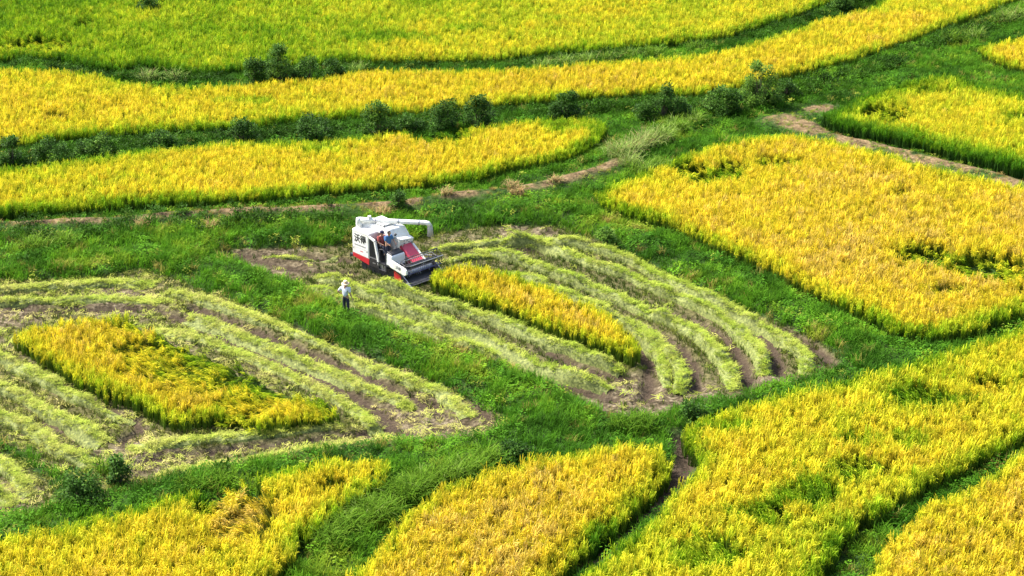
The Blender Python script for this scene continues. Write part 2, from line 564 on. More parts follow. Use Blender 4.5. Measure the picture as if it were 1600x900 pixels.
GOLD = [(0.0, (0.075, 0.20, 0.006)), (0.25, (0.26, 0.40, 0.010)), (0.45, (0.53, 0.57, 0.024)), (0.62, (0.70, 0.60, 0.028)), (0.80, (0.73, 0.555, 0.032)), (1.0, (0.66, 0.48, 0.11))]
LEAF = [(0.0, (0.045, 0.145, 0.006)), (0.3, (0.13, 0.28, 0.007)), (0.55, (0.36, 0.41, 0.016)), (0.8, (0.50, 0.43, 0.024)), (1.0, (0.40, 0.32, 0.05))]
STEM = [(0.0, (0.030, 0.09, 0.008)), (0.6, (0.115, 0.185, 0.013)), (1.0, (0.20, 0.205, 0.03))]
M_PAN = plant_mat('rice_panicle', GOLD, 0.36, 0.65, 0.34, spec=0.1)
M_LEAF = plant_mat('rice_leaf', LEAF, 0.42, 0.6, 0.32, spec=0.1)
M_STEM = plant_mat('rice_stem', STEM, 0.2, 0.7, 0.25)


def rice_plant(seed):
    r = random.Random(seed)
    B = Blades()
    for k in range(12):                     # stems and lower leaves
        az = r.uniform(0, 6.283)
        base = (r.gauss(0, 0.035), r.gauss(0, 0.035), -0.05)
        L = r.uniform(0.55, 0.80)
        p = arc(base, az, L, r.uniform(0.02, 0.16), r.uniform(0, 0.2), 2)
        s = r.uniform(0, 6.283)
        B.ribbon(p, (0.030, 0.034, 0.020), (math.cos(s), math.sin(s), 0), 2)
    for k in range(12):                     # flag leaves, standing up through the top
        az = r.uniform(0, 6.283)
        base = (r.gauss(0, 0.05), r.gauss(0, 0.05), r.uniform(0.38, 0.62))
        p = arc(base, az, r.uniform(0.32, 0.52), r.uniform(0.0, 0.20), r.uniform(0.0, 0.30), 3)
        s = az + 1.57 + r.uniform(-0.9, 0.9)
        B.ribbon(p, (0.012, 0.019, 0.014, 0.003), (math.cos(s), math.sin(s), 0), 1)
    for k in range(13):                     # panicles: rising, then nodding with grain
        az = r.gauss(0.4, 1.3)
        base = (r.gauss(0, 0.055), r.gauss(0, 0.055), r.uniform(0.52, 0.80))
        p = arc(base, az, r.uniform(0.24, 0.38), r.uniform(0.0, 0.22), r.choice((r.uniform(0.2, 0.9), r.uniform(2.2, 3.4))), 4)
        s = az + 1.57 + r.uniform(-0.7, 0.7)
        w = r.uniform(0.018, 0.027)
        B.ribbon(p, (w * 0.45, w * 0.8, w, w, w * 0.35), (math.cos(s), math.sin(s), r.uniform(-0.1, 0.1)), 0)
    return B.mesh('rice_plant', [M_PAN, M_LEAF, M_STEM])


GRASS = [(0.0, (0.022, 0.066, 0.006)), (0.35, (0.056, 0.165, 0.010)), (0.65, (0.115, 0.27, 0.014)), (0.85, (0.23, 0.32, 0.022)), (1.0, (0.34, 0.25, 0.08))]
M_GRASS = plant_mat('grass_blade', GRASS, 0.38, 0.7, 0.42, spec=0.06)


def grass_plant(seed, n=26, h=(0.25, 0.55), spread=0.13, droop=(0.4, 1.5), w=0.020):
    r = random.Random(seed)
    B = Blades()
    for k in range(n):
        az = r.uniform(0, 6.283)
        base = (r.gauss(0, spread), r.gauss(0, spread), -0.04)
        p = arc(base, az, r.uniform(*h), r.uniform(0.0, 0.45), r.uniform(*droop), 3)
        s = az + 1.57 + r.uniform(-0.4, 0.4)
        ww = w * r.uniform(0.8, 1.6)
        B.ribbon(p, (ww * 0.8, ww, ww * 0.7, ww * 0.1), (math.cos(s), math.sin(s), 0))
    return B.mesh('grass_plant', [M_GRASS])


def weed_plant(seed):
    """broad-leaved weed"""
    r = random.Random(seed)
    B = Blades()
    for k in range(24):
        az = r.uniform(0, 6.283)
        rad = abs(r.gauss(0, 0.16))
        z = r.uniform(0.05, 0.42)
        c = Vector((rad * math.cos(az), rad * math.sin(az), z))
        d = Vector((math.cos(az), math.sin(az), r.uniform(-0.4, 0.5))).normalized()
        L = r.uniform(0.07, 0.16)
        s = d.cross(Vector((0, 0, 1))).normalized()
        B.ribbon([c, c + d * L * 0.5, c + d * L], (0.02, L * 0.55, 0.01), s)
    return B.mesh('weed_plant', [M_GRASS])


STRAW = [(0.0, (0.13, 0.21, 0.015)), (0.35, (0.25, 0.345, 0.030)), (0.65, (0.37, 0.415, 0.068)), (1.0, (0.45, 0.39, 0.14))]
M_STRAW = plant_mat('cut_straw', STRAW, 0.15, 0.8, 0.42, spec=0.08)


def straw_tuft(seed):
    r = random.Random(seed)
    B = Blades()
    main = r.uniform(-0.5, 0.5)
    for k in range(22):
        az = main + r.gauss(0, 0.75) + (math.pi if r.random() < 0.5 else 0)
        c = Vector((r.gauss(0, 0.16), r.gauss(0, 0.16), r.uniform(0.0, 0.09)))
        el = r.gauss(0.0, 0.28)
        L = r.uniform(0.16, 0.42)
        d = Vector((math.cos(az) * math.cos(el), math.sin(az) * math.cos(el), math.sin(el)))
        s = d.cross(Vector((0, 0, 1))).normalized()
        mid = c + Vector((0, 0, r.uniform(0, 0.03)))
        w = r.uniform(0.016, 0.030)
        B.ribbon([c - d * L * 0.5, mid, c + d * L * 0.5 - Vector((0, 0, r.uniform(0, 0.05)))], (w * 0.6, w, w * 0.3), s)
    return B.mesh('straw_tuft', [M_STRAW])


STUB = [(0.0, (0.040, 0.085, 0.008)), (0.4, (0.105, 0.15, 0.016)), (0.7, (0.18, 0.18, 0.04)), (1.0, (0.24, 0.19, 0.08))]
M_STUB = plant_mat('rice_stubble', STUB, 0.15, 0.75, 0.3)


def stubble_plant(seed):
    r = random.Random(seed)
    B = Blades()
    for k in range(16):
        az = r.uniform(0, 6.283)
        base = (r.gauss(0, 0.06), r.gauss(0, 0.06), -0.03)
        p = arc(base, az, r.uniform(0.10, 0.28), r.uniform(0, 0.6), r.uniform(0, 0.4), 2)
        s = r.uniform(0, 6.283)
        B.ribbon(p, (0.022, 0.022, 0.012), (math.cos(s), math.sin(s), 0))
    return B.mesh('stubble_plant', [M_STUB])


def source(me):
    return bpy.data.objects.new(me.name, me)     # never linked to the scene: only a source for the scatters


RICE = [source(rice_plant(100 + i)) for i in range(6)]
GRASS_SHORT = [source(grass_plant(200 + i, 26, (0.16, 0.42), 0.14)) for i in range(4)]
GRASS_LONG = [source(grass_plant(210 + i, 34, (0.28, 0.66), 0.13, (0.3, 1.6), 0.024)) for i in range(4)]
WEEDS = [source(weed_plant(220 + i)) for i in range(3)]
STRAWS = [source(straw_tuft(230 + i)) for i in range(5)]
STUBS = [source(stubble_plant(240 + i)) for i in range(4)]

_groups = {}


def scatter_group(srcs):
    key = tuple(o.name for o in srcs)
    if key in _groups:
        return _groups[key]
    g = bpy.data.node_groups.new('scatter', 'GeometryNodeTree')
    g.interface.new_socket('Geometry', in_out='INPUT', socket_type='NodeSocketGeometry')
    g.interface.new_socket('Geometry', in_out='OUTPUT', socket_type='NodeSocketGeometry')
    gi = g.nodes.new('NodeGroupInput')
    go = g.nodes.new('NodeGroupOutput')
    jn = g.nodes.new('GeometryNodeJoinGeometry')
    for s in reversed(srcs):
        oi = g.nodes.new('GeometryNodeObjectInfo')
        oi.inputs['Object'].default_value = s
        ti = g.nodes.new('GeometryNodeGeometryToInstance')
        g.links.new(oi.outputs['Geometry'], ti.inputs[0])
        g.links.new(ti.outputs[0], jn.inputs[0])
    mp = g.nodes.new('GeometryNodeMeshToPoints')
    ip = g.nodes.new('GeometryNodeInstanceOnPoints')
    ip.inputs['Pick Instance'].default_value = True

    def named(nm, t):
        n = g.nodes.new('GeometryNodeInputNamedAttribute')
        n.data_type = t
        n.inputs['Name'].default_value = nm
        return n.outputs['Attribute']
    e2r = g.nodes.new('FunctionNodeEulerToRotation')
    g.links.new(named('rot', 'FLOAT_VECTOR'), e2r.inputs[0])
    g.links.new(gi.outputs[0], mp.inputs['Mesh'])
    g.links.new(mp.outputs[0], ip.inputs['Points'])
    g.links.new(jn.outputs[0], ip.inputs['Instance'])
    g.links.new(e2r.outputs[0], ip.inputs['Rotation'])
    g.links.new(named('size', 'FLOAT_VECTOR'), ip.inputs['Scale'])
    g.links.new(named('vid', 'INT'), ip.inputs['Instance Index'])
    g.links.new(ip.outputs[0], go.inputs[0])
    _groups[key] = g
    return g


def scatter(name, srcs, pos, rot, size, tint, parent=None):
    n = len(pos)
    me = bpy.data.meshes.new(name)
    me.vertices.add(n)
    me.vertices.foreach_set('co', np.asarray(pos, np.float32).ravel())

    def put(nm, t, arr, field='value'):
        a = me.attributes.new(nm, t, 'POINT')
        a.data.foreach_set(field, np.ascontiguousarray(arr).ravel())
    put('rot', 'FLOAT_VECTOR', np.asarray(rot, np.float32), 'vector')
    size = np.asarray(size, np.float32)
    if size.ndim == 1:
        size = np.repeat(size[:, None], 3, 1)
    put('size', 'FLOAT_VECTOR', size, 'vector')
    put('tint', 'FLOAT', np.clip(tint, 0, 1).astype(np.float32))
    put('rnd', 'FLOAT', rng.random(n).astype(np.float32))
    put('vid', 'INT', rng.integers(0, len(srcs), n).astype(np.int32))
    o = bpy.data.objects.new(name, me)
    COL.objects.link(o)
    md = o.modifiers.new('scatter', 'NODES')
    md.node_group = scatter_group(srcs)
    o['kind'] = 'stuff'
    if parent:
        o.parent = parent
    return o


def jitter_grid(x0, x1, y0, y1, step, jit=0.45):
    xs = np.arange(x0, x1, step)
    ys = np.arange(y0, y1, step)
    X, Y = np.meshgrid(xs, ys)
    X = X + (rng.random(X.shape) - 0.5) * 2 * jit * step
    Y = Y + (rng.random(Y.shape) - 0.5) * 2 * jit * step
    return X.ravel(), Y.ravel()


# flattened places: photo x, y, half width and half depth in metres, lean direction (degrees), strength, tint change
LODGED = [
    (1085, 278, 1.4, 1.1, 200, 1.1, -0.42), (1142, 276, 1.2, 0.7, 190, 1.0, -0.5), (1215, 264, 1.8, 1.2, 240, 0.8, -0.3),
    (1448, 410, 1.7, 0.8, 250, 1.1, -0.42), (1550, 428, 2.6, 1.2, 215, 1.1, -0.46), (1478, 462, 1.6, 0.6, 200, 0.7, -0.35), (1405, 310, 0.8, 0.6, 240, 0.7, -0.25), (1590, 465, 0.8, 0.6, 210, 0.7, -0.3),
    (1455, 633, 2.0, 1.3, 180, 0.6, -0.38), (1335, 745, 1.2, 1.1, 190, 0.6, -0.3), (1255, 785, 1.5, 1.6, 170, 0.35, -0.35), (1340, 700, 1.2, 0.8, 170, 0.4, -0.3), (1140, 680, 1.6, 0.7, 180, 0.2, -0.3),
    (1110, 880, 1.6, 1.4, 180, 0.4, -0.3), (1190, 815, 1.2, 1.0, 180, 0.45, -0.28), (1420, 700, 1.0, 0.9, 180, 0.3, -0.28), (1540, 610, 1.0, 1.0, 200, 0.6, 0.1),
    (375, 818, 1.8, 1.5, 200, 1.1, 0.24), (335, 792, 1.1, 0.9, 260, 0.9, 0.0), (520, 770, 0.7, 0.6, 220, 0.8, 0.0),
    (692, 218, 2.2, 1.1, 200, 0.9, -0.3), (500, 243, 1.6, 1.0, 190, 0.2, -0.3), (880, 208, 2.0, 1.0, 190, 0.3, -0.3),
    (130, 42, 0.8, 0.7, 200, 0.9, -0.1), (60, 76, 3.0, 1.2, 230, 0.9, 0.12), (235, 16, 1.4, 0.8, 200, 0.8, -0.25), (1005, 8, 1.0, 1.0, 200, 0.7, 0.2), (725, 52, 2.5, 1.2, 200, 0.2, -0.2), (590, 65, 4.0, 1.6, 200, 0.0, -0.25),
    (1385, 185, 2.0, 1.2, 230, 0.9, -0.12), (1445, 150, 2.0, 1.2, 220, 0.5, -0.1), (1590, 190, 1.5, 0.8, 200, 0.6, -0.3), (1120, 138, 1.0, 0.6, 200, 0.5, 0.1),
    (90, 188, 0.9, 0.8, 200, 0.7, 0.2), (385, 165, 2.5, 0.8, 200, 0.0, -0.25), (955, 845, 1.2, 1.0, 180, 0.2, -0.25),
    (300, 548, 3.6, 3.4, 215, 1.2, -0.10), (270, 585, 2.6, 2.2, 200, 0.9, -0.03), (350, 585, 3.4, 3.4, 205, 1.2, -0.10), (430, 605, 3.0, 2.8, 225, 1.2, -0.12), (395, 640, 2.0, 1.6, 235, 0.8, -0.04), (215, 520, 2.2, 1.5, 205, 0.7, -0.05), (490, 640, 1.6, 1.2, 210, 0.7, -0.1),
]


def grow_rice(key):
    tint0, H, label = INFO[key]
    poly = FP[key]
    x0, y0 = poly.min(0)
    x1, y1 = poly.max(0)
    step = 0.205 if y0 < 12 else 0.225
    x, y = jitter_grid(x0, x1, y0, y1, step, 0.42)
    sd = sample(SDF[key], x, y) + 0.5 * (fbm(x, y, 0.9, 5) - 0.5)
    keep = sd > (0.10 if key in ('F7', 'F9') else -0.03)
    keep &= rng.random(len(x)) > 0.04
    x, y, sd = x[keep], y[keep], sd[keep]
    n = len(x)
    base = fbm(x, y, 7.0, 40 + len(key) + int(key[1:]), 4)
    fine = fbm(x, y, 1.4, 60, 3)
    tint = tint0 + 0.42 * (base - 0.5) + 0.30 * (fine - 0.5) + 0.075 * rng.standard_normal(n)
    tint -= 0.30 * (1 - sstep(0.1, 1.1, sd)) * (0.25 + 1.4 * fbm(x, y, 3.0, 27, 2))
    if key == 'F1':      # the far field is less ripe, so greener, towards its far left corner
        tint -= 0.26 * sstep(8, -30, x) + 0.20 * sstep(46, 70, y) * sstep(26, -12, x)
    if key == 'F5':
        tint -= 0.30 * (1 - sstep(0.5, 3.0, sd))
    if key in ('F6', 'F9'):
        tint -= 0.12 * (1 - sstep(0.4, 2.0, sd))
    if key == 'F3':
        tint -= 0.14 * (1 - sstep(0.4, 2.0, sd))
    phi = rng.normal(0.3, 1.5, n)
    tilt = np.abs(rng.normal(0, 0.09, n))
    hs = (H / 0.90) * (0.88 + 0.22 * fbm(x, y, 0.9, 9) + 0.34 * (rng.random(n) - 0.5))
    hs *= 0.88 + 0.12 * sstep(0, 0.5, sd)
    for (px, py, rx, ry, ddir, st, dt) in LODGED:
        c = spot(px, py, 0.45)
        ry = ry + (1.3 if st >= 0.85 and key != 'F12' else 0.0)     # standing rice hides the near half of a hollow
        d = np.hypot((x - c.x) / rx, (y - c.y) / ry) + 1.0 * (fbm(x, y, 0.8, 3) - 0.5)
        w = 1 - sstep(0.6, 1.1, d)
        tint += dt * w
        lean = st * w > 0.30
        a = math.radians(ddir) + 1.3 * (fbm(x, y, 1.6, 91) - 0.5) + rng.normal(0, 0.3, n)
        phi = np.where(lean, a, phi)
        tilt = np.where(lean, np.clip(st * w * (0.80 + 0.55 * fbm(x, y, 0.7, 14)) + rng.normal(0, 0.12, n), 0.1, 1.40), tilt)
    z = sample(ZG, x, y)
    k_ = ~((tilt > 0.45) & (rng.random(n) < (0.42 if key not in ('F12', 'F10') else 0.06)))
    x, y, z, tilt, phi, hs, tint = x[k_], y[k_], z[k_], tilt[k_], phi[k_], hs[k_], tint[k_]
    n = len(x)
    o = scatter('rice_crop', RICE, np.stack([x, y, z], 1), np.stack([np.zeros(n), tilt, phi], 1), np.stack([hs * rng.uniform(0.8, 1.1, n), hs * rng.uniform(0.8, 1.1, n), hs], 1), tint)
    o['label'] = label
    o['category'] = 'rice crop'
    return n


count = {k: grow_rice(k) for k in FIELDS}


# ------------------------------------------------------------------ grass on the banks
def grow_grass():
    x, y = jitter_grid(RX0 + 1, RX1 - 1, RY0 + 1, RY1 - 1, 0.30, 0.5)
    # only where a bank can be seen or nearly so
    half = 0.257 * np.hypot(y - CAM.y, CAM.z) + 5
    ok = np.abs(x) < half
    ok &= sample(SD_PADDY, x, y) + 0.4 * (fbm(x, y, 0.7, 8) - 0.5) < 0.05
    ok &= (sample(dry, x, y) + 0.35 * (fbm(x, y, 0.8, 18) - 0.5) < 0.42) | (rng.random(len(x)) < 0.34)
    ok &= sample(D_DRY['ditch'], x, y) > 0.15
    x, y = x[ok], y[ok]
    n = len(x)
    t = 0.42 + 0.75 * (fbm(x, y, 3.2, 51, 4) - 0.5) + 0.65 * (fbm(x, y, 0.8, 52, 2) - 0.5) + 0.05 * rng.standard_normal(n)
    drys = np.minimum.reduce([sample(D_DRY[k], x, y) for k in ('path', 'track', 'stub')])
    t += 0.55 * (1 - sstep(-0.3, 0.5, drys)) * (rng.random(n) < 0.75)
    bare = fbm(x, y, 4.5, 71, 3)
    t += 0.25 * sstep(0.60, 0.72, bare)
    bright = np.zeros(n)     # the lush strip of young grass between the two harvested plots and at the lower bank
    for (a, b, r) in [(420, 455, 3), (520, 500, 4), (640, 545, 4), (740, 585, 4.5), (830, 625, 4.5), (560, 830, 4), (620, 770, 4), (700, 730, 3), (1180, 470, 3), (1300, 520, 3), (470, 870, 3), (250, 385, 5), (120, 395, 5)]:
        c = spot(a, b, 0)
        bright = np.maximum(bright, 1 - sstep(0.4, 1.0, np.hypot(x - c.x, y - c.y) / r))
    t += 0.14 * bright
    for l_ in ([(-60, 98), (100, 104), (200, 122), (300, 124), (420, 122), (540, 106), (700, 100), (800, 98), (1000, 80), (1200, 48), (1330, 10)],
               [(-60, 256), (100, 240), (250, 224), (400, 212), (600, 194), (800, 176), (1000, 168), (1150, 164)]):     # darker grass along the two scrub-lined banks
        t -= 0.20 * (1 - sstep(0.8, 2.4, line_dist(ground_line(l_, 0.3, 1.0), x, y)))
    t = np.where(rng.random(n) < 0.035, 0.95, t)
    lowd = sstep(0.0, 1.2, drys)
    longg = (drys > 1.0) & (fbm(x, y, 1.6, 33, 3) + 0.08 * bright + 0.12 * rng.standard_normal(n) > 0.50)
    z = sample(ZG, x, y)
    s = (0.75 + 0.6 * fbm(x, y, 1.1, 44) + 0.2 * (rng.random(n) - 0.5)) * (0.5 + 0.5 * lowd)
    rot = np.stack([np.zeros(n), np.abs(rng.normal(0, 0.18, n)), rng.uniform(0, 6.283, n)], 1)
    pos = np.stack([x, y, z], 1)
    kind = np.where(longg, 1, 0)
    wk = ((fbm(x, y, 1.8, 55, 3) > 0.56) & (rng.random(n) < 0.6)) | (rng.random(n) < 0.10)
    kind = np.where(wk, 2, kind)
    for k, srcs, nm, lb in ((0, GRASS_SHORT, 'short_grass', 'short green grass covering the banks between paddies'), (1, GRASS_LONG, 'long_grass', 'long drooping green grass growing in drifts on the banks'),
                            (2, WEEDS, 'weeds', 'broad-leaved green weeds mixed into the bank grass')):
        q = kind == k
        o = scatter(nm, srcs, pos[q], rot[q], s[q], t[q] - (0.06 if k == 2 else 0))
        o['label'] = lb
        o['category'] = 'grass' if k < 2 else 'weeds'
    return n


count['grass'] = grow_grass()


def brush_plant(seed):
    """knee-high bramble"""
    r = random.Random(seed)
    B = Blades()
    for k in range(70):
        v = Vector((r.gauss(0, 1), r.gauss(0, 1), abs(r.gauss(0, 1)))).normalized() * (r.random() ** 0.5)
        c = Vector((v.x * 0.32, v.y * 0.32, 0.03 + v.z * 0.55))
        d = (v + Vector((r.gauss(0, 0.5), r.gauss(0, 0.5), r.gauss(0, 0.4)))).normalized()
        L = r.uniform(0.08, 0.16)
        sd_ = d.cross(Vector((r.gauss(0, 0.3), r.gauss(0, 0.3), 1))).normalized()
        B.ribbon([c, c + d * L * 0.5, c + d * L], (0.02, L * 0.5, 0.01), sd_)
    return B.mesh('brush_plant', [M_BRUSH])


M_BRUSH = plant_mat('brush_leaf', [(0.0, (0.020, 0.056, 0.006)), (0.5, (0.055, 0.140, 0.010)), (1.0, (0.15, 0.26, 0.02))], 0.34, 0.6, 0.4, spec=0.08)
BRUSH = [source(brush_plant(260 + i)) for i in range(4)]


def grow_brush():
    lines = [(ground_line([(-60, 98), (100, 104), (200, 122), (300, 124), (420, 122), (540, 106), (700, 100), (800, 98), (1000, 80), (1200, 48), (1330, 10), (1400, -20)], 0.3), 0.55),
             (ground_line([(-60, 256), (100, 240), (250, 224), (400, 212), (600, 194), (800, 176), (1000, 168), (1150, 164), (1260, 140), (1400, 96), (1500, 56), (1590, 20)], 0.3), 0.75),
             (ground_line([(-40, 372), (100, 366), (250, 352), (420, 344), (540, 342)], 0.3), 0.6),
             (ground_line([(30, 700), (90, 745), (150, 775), (240, 765), (350, 740)], 0.2), 0.35)]
    P = []
    for l, dens in lines:
        m_ = int(len(l) * 0.25 * 14)
        i_ = rng.integers(0, len(l), m_)
        q = l[i_] + rng.normal(0, 0.7, (m_, 2))
        ok = (sample(SD_PADDY, q[:, 0], q[:, 1]) < -0.15) & (fbm(q[:, 0], q[:, 1], 2.4, 66, 3) + 0.12 * rng.standard_normal(m_) > 0.78 - 0.48 * dens)
        P.append(q[ok])
        near_ = q[ok][rng.random(ok.sum()) < 0.5]
        P.append(near_ + rng.normal(0, 0.25, near_.shape))
    P = np.concatenate(P)
    n = len(P)
    t = 0.27 + 0.8 * (fbm(P[:, 0], P[:, 1], 1.6, 67, 3) - 0.5) + 0.08 * rng.standard_normal(n)
    o = scatter('undergrowth', BRUSH, np.column_stack([P, sample(ZG, P[:, 0], P[:, 1])]), np.stack([np.zeros(n), np.abs(rng.normal(0, 0.15, n)), rng.uniform(0, 6.283, n)], 1), rng.uniform(0.6, 1.35, n), t)
    o['label'] = 'knee-high dark green bramble undergrowth along the banks'
    o['category'] = 'undergrowth'


grow_brush()

# ------------------------------------------------------------------ stubble, loose straw and the rows of cut straw
RIVERS = {'H1': 'plot being harvested', 'H2': 'mown plot with the uncut island', 'H3': 'small mown corner plot'}
for hk in HP:
    poly = HP[hk]
    x0, y0 = poly.min(0)
    x1, y1 = poly.max(0)
    x, y = jitter_grid(x0, x1, y0, y1, 0.26, 0.4)
    sd = sample(SDH[hk], x, y)
    ok = (sd > 0.0) & (sample(SD_CROP, x, y) < 0.0) & (rng.random(len(x)) > 0.12 + 0.85 * sample(mud, x, y)) & (sample(D_WIND, x, y) > 0.5)
    x, y = x[ok], y[ok]
    n = len(x)
    t = 0.32 + 0.9 * (fbm(x, y, 2.4, 81, 3) - 0.5) + 0.1 * rng.standard_normal(n) + (0.12 if hk != 'H1' else 0.0)
    o = scatter('stubble', STUBS, np.stack([x, y, sample(ZG, x, y)], 1), np.stack([np.zeros(n), np.abs(rng.normal(0, 0.2, n)), rng.uniform(0, 6.283, n)], 1), rng.uniform(0.7, 1.25, n), t)
    o['label'] = 'short rice stubble left standing on the ' + RIVERS[hk]
    o['category'] = 'stubble'
    x, y = jitter_grid(x0, x1, y0, y1, 0.36, 0.5)
    sd = sample(SDH[hk], x, y)
    ok = (sd > -0.1) & (sample(SD_CROP, x, y) < 0.1) & (rng.random(len(x)) > (0.86 if hk == 'H1' else 0.45) + 0.25 * rng.random(len(x)) - 0.22 * sample(mud, x, y) * (fbm(x, y, 1.5, 19) > 0.5)) & (sample(D_WIND, x, y) > 0.8) & (sample(D_RUT, x, y) > 0.25)
    x, y = x[ok], y[ok]
    n = len(x)
    t = 0.62 + 0.7 * (fbm(x, y, 2.0, 82, 3) - 0.5) + 0.1 * rng.standard_normal(n) + (0.12 if hk != 'H1' else 0.0)
    o = scatter('chopped_straw', STRAWS, np.stack([x, y, sample(ZG, x, y) + 0.03], 1), np.stack([rng.normal(0, 0.15, n), rng.normal(0, 0.15, n), rng.uniform(0, 6.283, n)], 1), rng.uniform(0.6, 1.1, n), t)
    o['label'] = 'thin litter of chopped straw lying over the ' + RIVERS[hk]
    o['category'] = 'straw litter'

WL = [(f, l, w * (0.64 if f == 'H1' else (0.70 if 11 <= i <= 13 else 0.80))) for i, (f, l, w) in enumerate(WL)]
m_heap, nt, out = new_mat('straw_heap')
p = N(nt, 'ShaderNodeBsdfPrincipled')
p.inputs['Roughness'].default_value = 0.85
tc = N(nt, 'ShaderNodeTexCoord')
no = N(nt, 'ShaderNodeTexNoise')
no.inputs['Scale'].default_value = 9.0
no.inputs['Detail'].default_value = 5
rp = ramp(nt, [(0.3, (0.06, 0.08, 0.018)), (0.5, (0.15, 0.18, 0.04)), (0.72, (0.27, 0.29, 0.08))])
nt.links.new(tc.outputs['Object'], no.inputs[0])
nt.links.new(no.outputs[0], rp.inputs[0])
nt.links.new(rp.outputs[0], p.inputs['Base Color'])
nt.links.new(p.outputs[0], out.inputs[0])

HGT = [0.46] * 8 + [0.22, 0.20, 0.20] + [0.20, 0.15, 0.15, 0.34, 0.34, 0.32, 0.20, 0.16, 0.18, 0.16] + [0.3, 0.3]
WLABEL = [
    'straw row beside the farmer, along the lush grass between the two mown plots', 'long straight straw row next to the one beside the farmer', 'long straight straw row next to the gap below the uncut pointed strip',
    'outermost curved straw row along the weedy green strip', 'second curved straw row inside the outermost one', 'third curved straw row, two in from the outermost', 'fourth curved straw row beside the upper edge of the uncut pointed strip',
    'short straw row bending round the far tip of the uncut pointed strip', 'straw row leading away from under the harvester spout', 'stubby straw row between the harvester and the curved rows', 'short straw row on the mud behind the harvester',
    'broad pale straw row along the lush grass, outermost of three long ones', 'broad pale straw row between the two dark wheel ruts', 'straw row between the dark wheel rut and the uncut island', 'straw row along the dark shaded side of the uncut island',
    'middle of three straight straw rows below the uncut island', 'straw row beside the narrow green bank of the corner plot', 'straw row running along the foot of the uncut island', 'straw row beside the grass bank above the paddy with the hollow',
    'straw row along the tall green grass at the top of the mown plot', 'straw row between the tall green grass row and the top of the island', 'straw row in the small mown corner plot next to its green bank', 'short straw row in the middle of the small mown corner plot']
for wi, (fk, line, hw) in enumerate(WL):
    if len(line) < 4:
        continue
    T = np.gradient(line, axis=0)
    T /= np.linalg.norm(T, axis=1)[:, None] + 1e-9
    Nn = np.stack([-T[:, 1], T[:, 0]], 1)
    n = len(line)
    s = np.arange(n) * 0.25
    sid = int(abs(line[0, 0] * 13 + line[0, 1] * 7)) % 90
    wid = hw * (0.62 + 0.6 * vnoise(s, s * 0 + sid, 1.1, 6))
    hgt = HGT[wi] * (0.50 + 0.9 * vnoise(s, s * 0 + sid, 0.9, 7)) * np.clip(np.minimum(s, s[-1] - s) / 1.0, 0.15, 1)
    off = 0.30 * (vnoise(s, s * 0 + sid, 2.2, 8) - 0.5)
    K = 9
    vs = []
    for k in range(K):
        u = k / (K - 1) * 2 - 1
        P = line + Nn * ((u * wid + off)[:, None])
        z = hgt * (1 - u * u) ** 0.8 + 0.09 * (vnoise(P[:, 0] * 1.0, P[:, 1], 0.28, 12) - 0.5) * (1 - u * u) + sample(ZG, P[:, 0], P[:, 1]) - (0.05 if abs(u) > 0.99 else 0)
        vs.append(np.column_stack([P, z]))
    V = np.stack(vs, 1).reshape(-1, 3)
    F = []
    for i in range(n - 1):
        for k in range(K - 1):
            a = i * K + k
            F.append((a, a + K, a + K + 1, a + 1))
    me = bpy.data.meshes.new('straw_windrow')
    me.from_pydata(V.tolist(), [], F)
    me.materials.append(m_heap)
    me.update()
    o = bpy.data.objects.new('straw_windrow', me)
    COL.objects.link(o)
    o['label'] = WLABEL[wi]
    o['category'] = 'windrow'
    o['group'] = 'straw windrows on the ' + RIVERS[fk]
    m = int(n * 0.25 * hw * 2 * 36)
    ii = rng.integers(0, n, m)
    uu = np.clip(np.where(rng.random(m) < 0.12, rng.normal(0, 1.1, m), rng.normal(0, 0.47, m)), -2.2, 2.2)
    jx = line[ii] + Nn[ii] * ((uu * wid[ii] + off[ii])[:, None]) + T[ii] * (rng.random(m)[:, None] - 0.5) * 0.3
    kp = sample(D_RUT, jx[:, 0], jx[:, 1]) + 0.2 * (fbm(jx[:, 0], jx[:, 1], 0.6, 29) - 0.5) > 0.30
    ii, uu, jx = ii[kp], uu[kp], jx[kp]
    m = len(ii)
    zz = hgt[ii] * np.clip(1 - uu * uu, 0, 1) ** 0.8 + sample(ZG, jx[:, 0], jx[:, 1]) + 0.01 + 0.05 * rng.random(m)
    ang = np.arctan2(T[ii, 1], T[ii, 0]) + np.pi / 2 + rng.normal(0, 0.55, m)
    slope = -0.5 * uu * hgt[ii] / 0.3
    t = 0.46 + 0.45 * (fbm(jx[:, 0], jx[:, 1], 1.5, 83, 3) - 0.5) + 0.10 * rng.standard_normal(m) + (0.14 if fk != 'H1' else 0.0)
    scatter('loose_straw', STRAWS, np.column_stack([jx, zz]), np.stack([rng.normal(0, 0.15, m), slope + rng.normal(0, 0.15, m), ang], 1), rng.uniform(0.42, 0.78, m), t, parent=o)

# ------------------------------------------------------------------ shrubs and tussocks
SHRUB = [(0.0, (0.022, 0.062, 0.008)), (0.5, (0.060, 0.150, 0.016)), (1.0, (0.15, 0.27, 0.03))]
M_SHRUB = plant_mat('shrub_leaf', SHRUB, 0.28, 0.6, 0.35, instanced=False, spec=0.12)
M_BARK = solid('shrub_bark', (0.09, 0.065, 0.045), 0.9)
REED = [(0.0, (0.020, 0.070, 0.010)), (0.4, (0.062, 0.155, 0.008)), (0.7, (0.14, 0.25, 0.018)), (0.88, (0.27, 0.35, 0.10)), (0.94, (0.30, 0.32, 0.12)), (1.0, (0.42, 0.28, 0.13))]
M_REED = plant_mat('tussock_blade', REED, 0.34, 0.75, 0.45, instanced=False, spec=0.06)


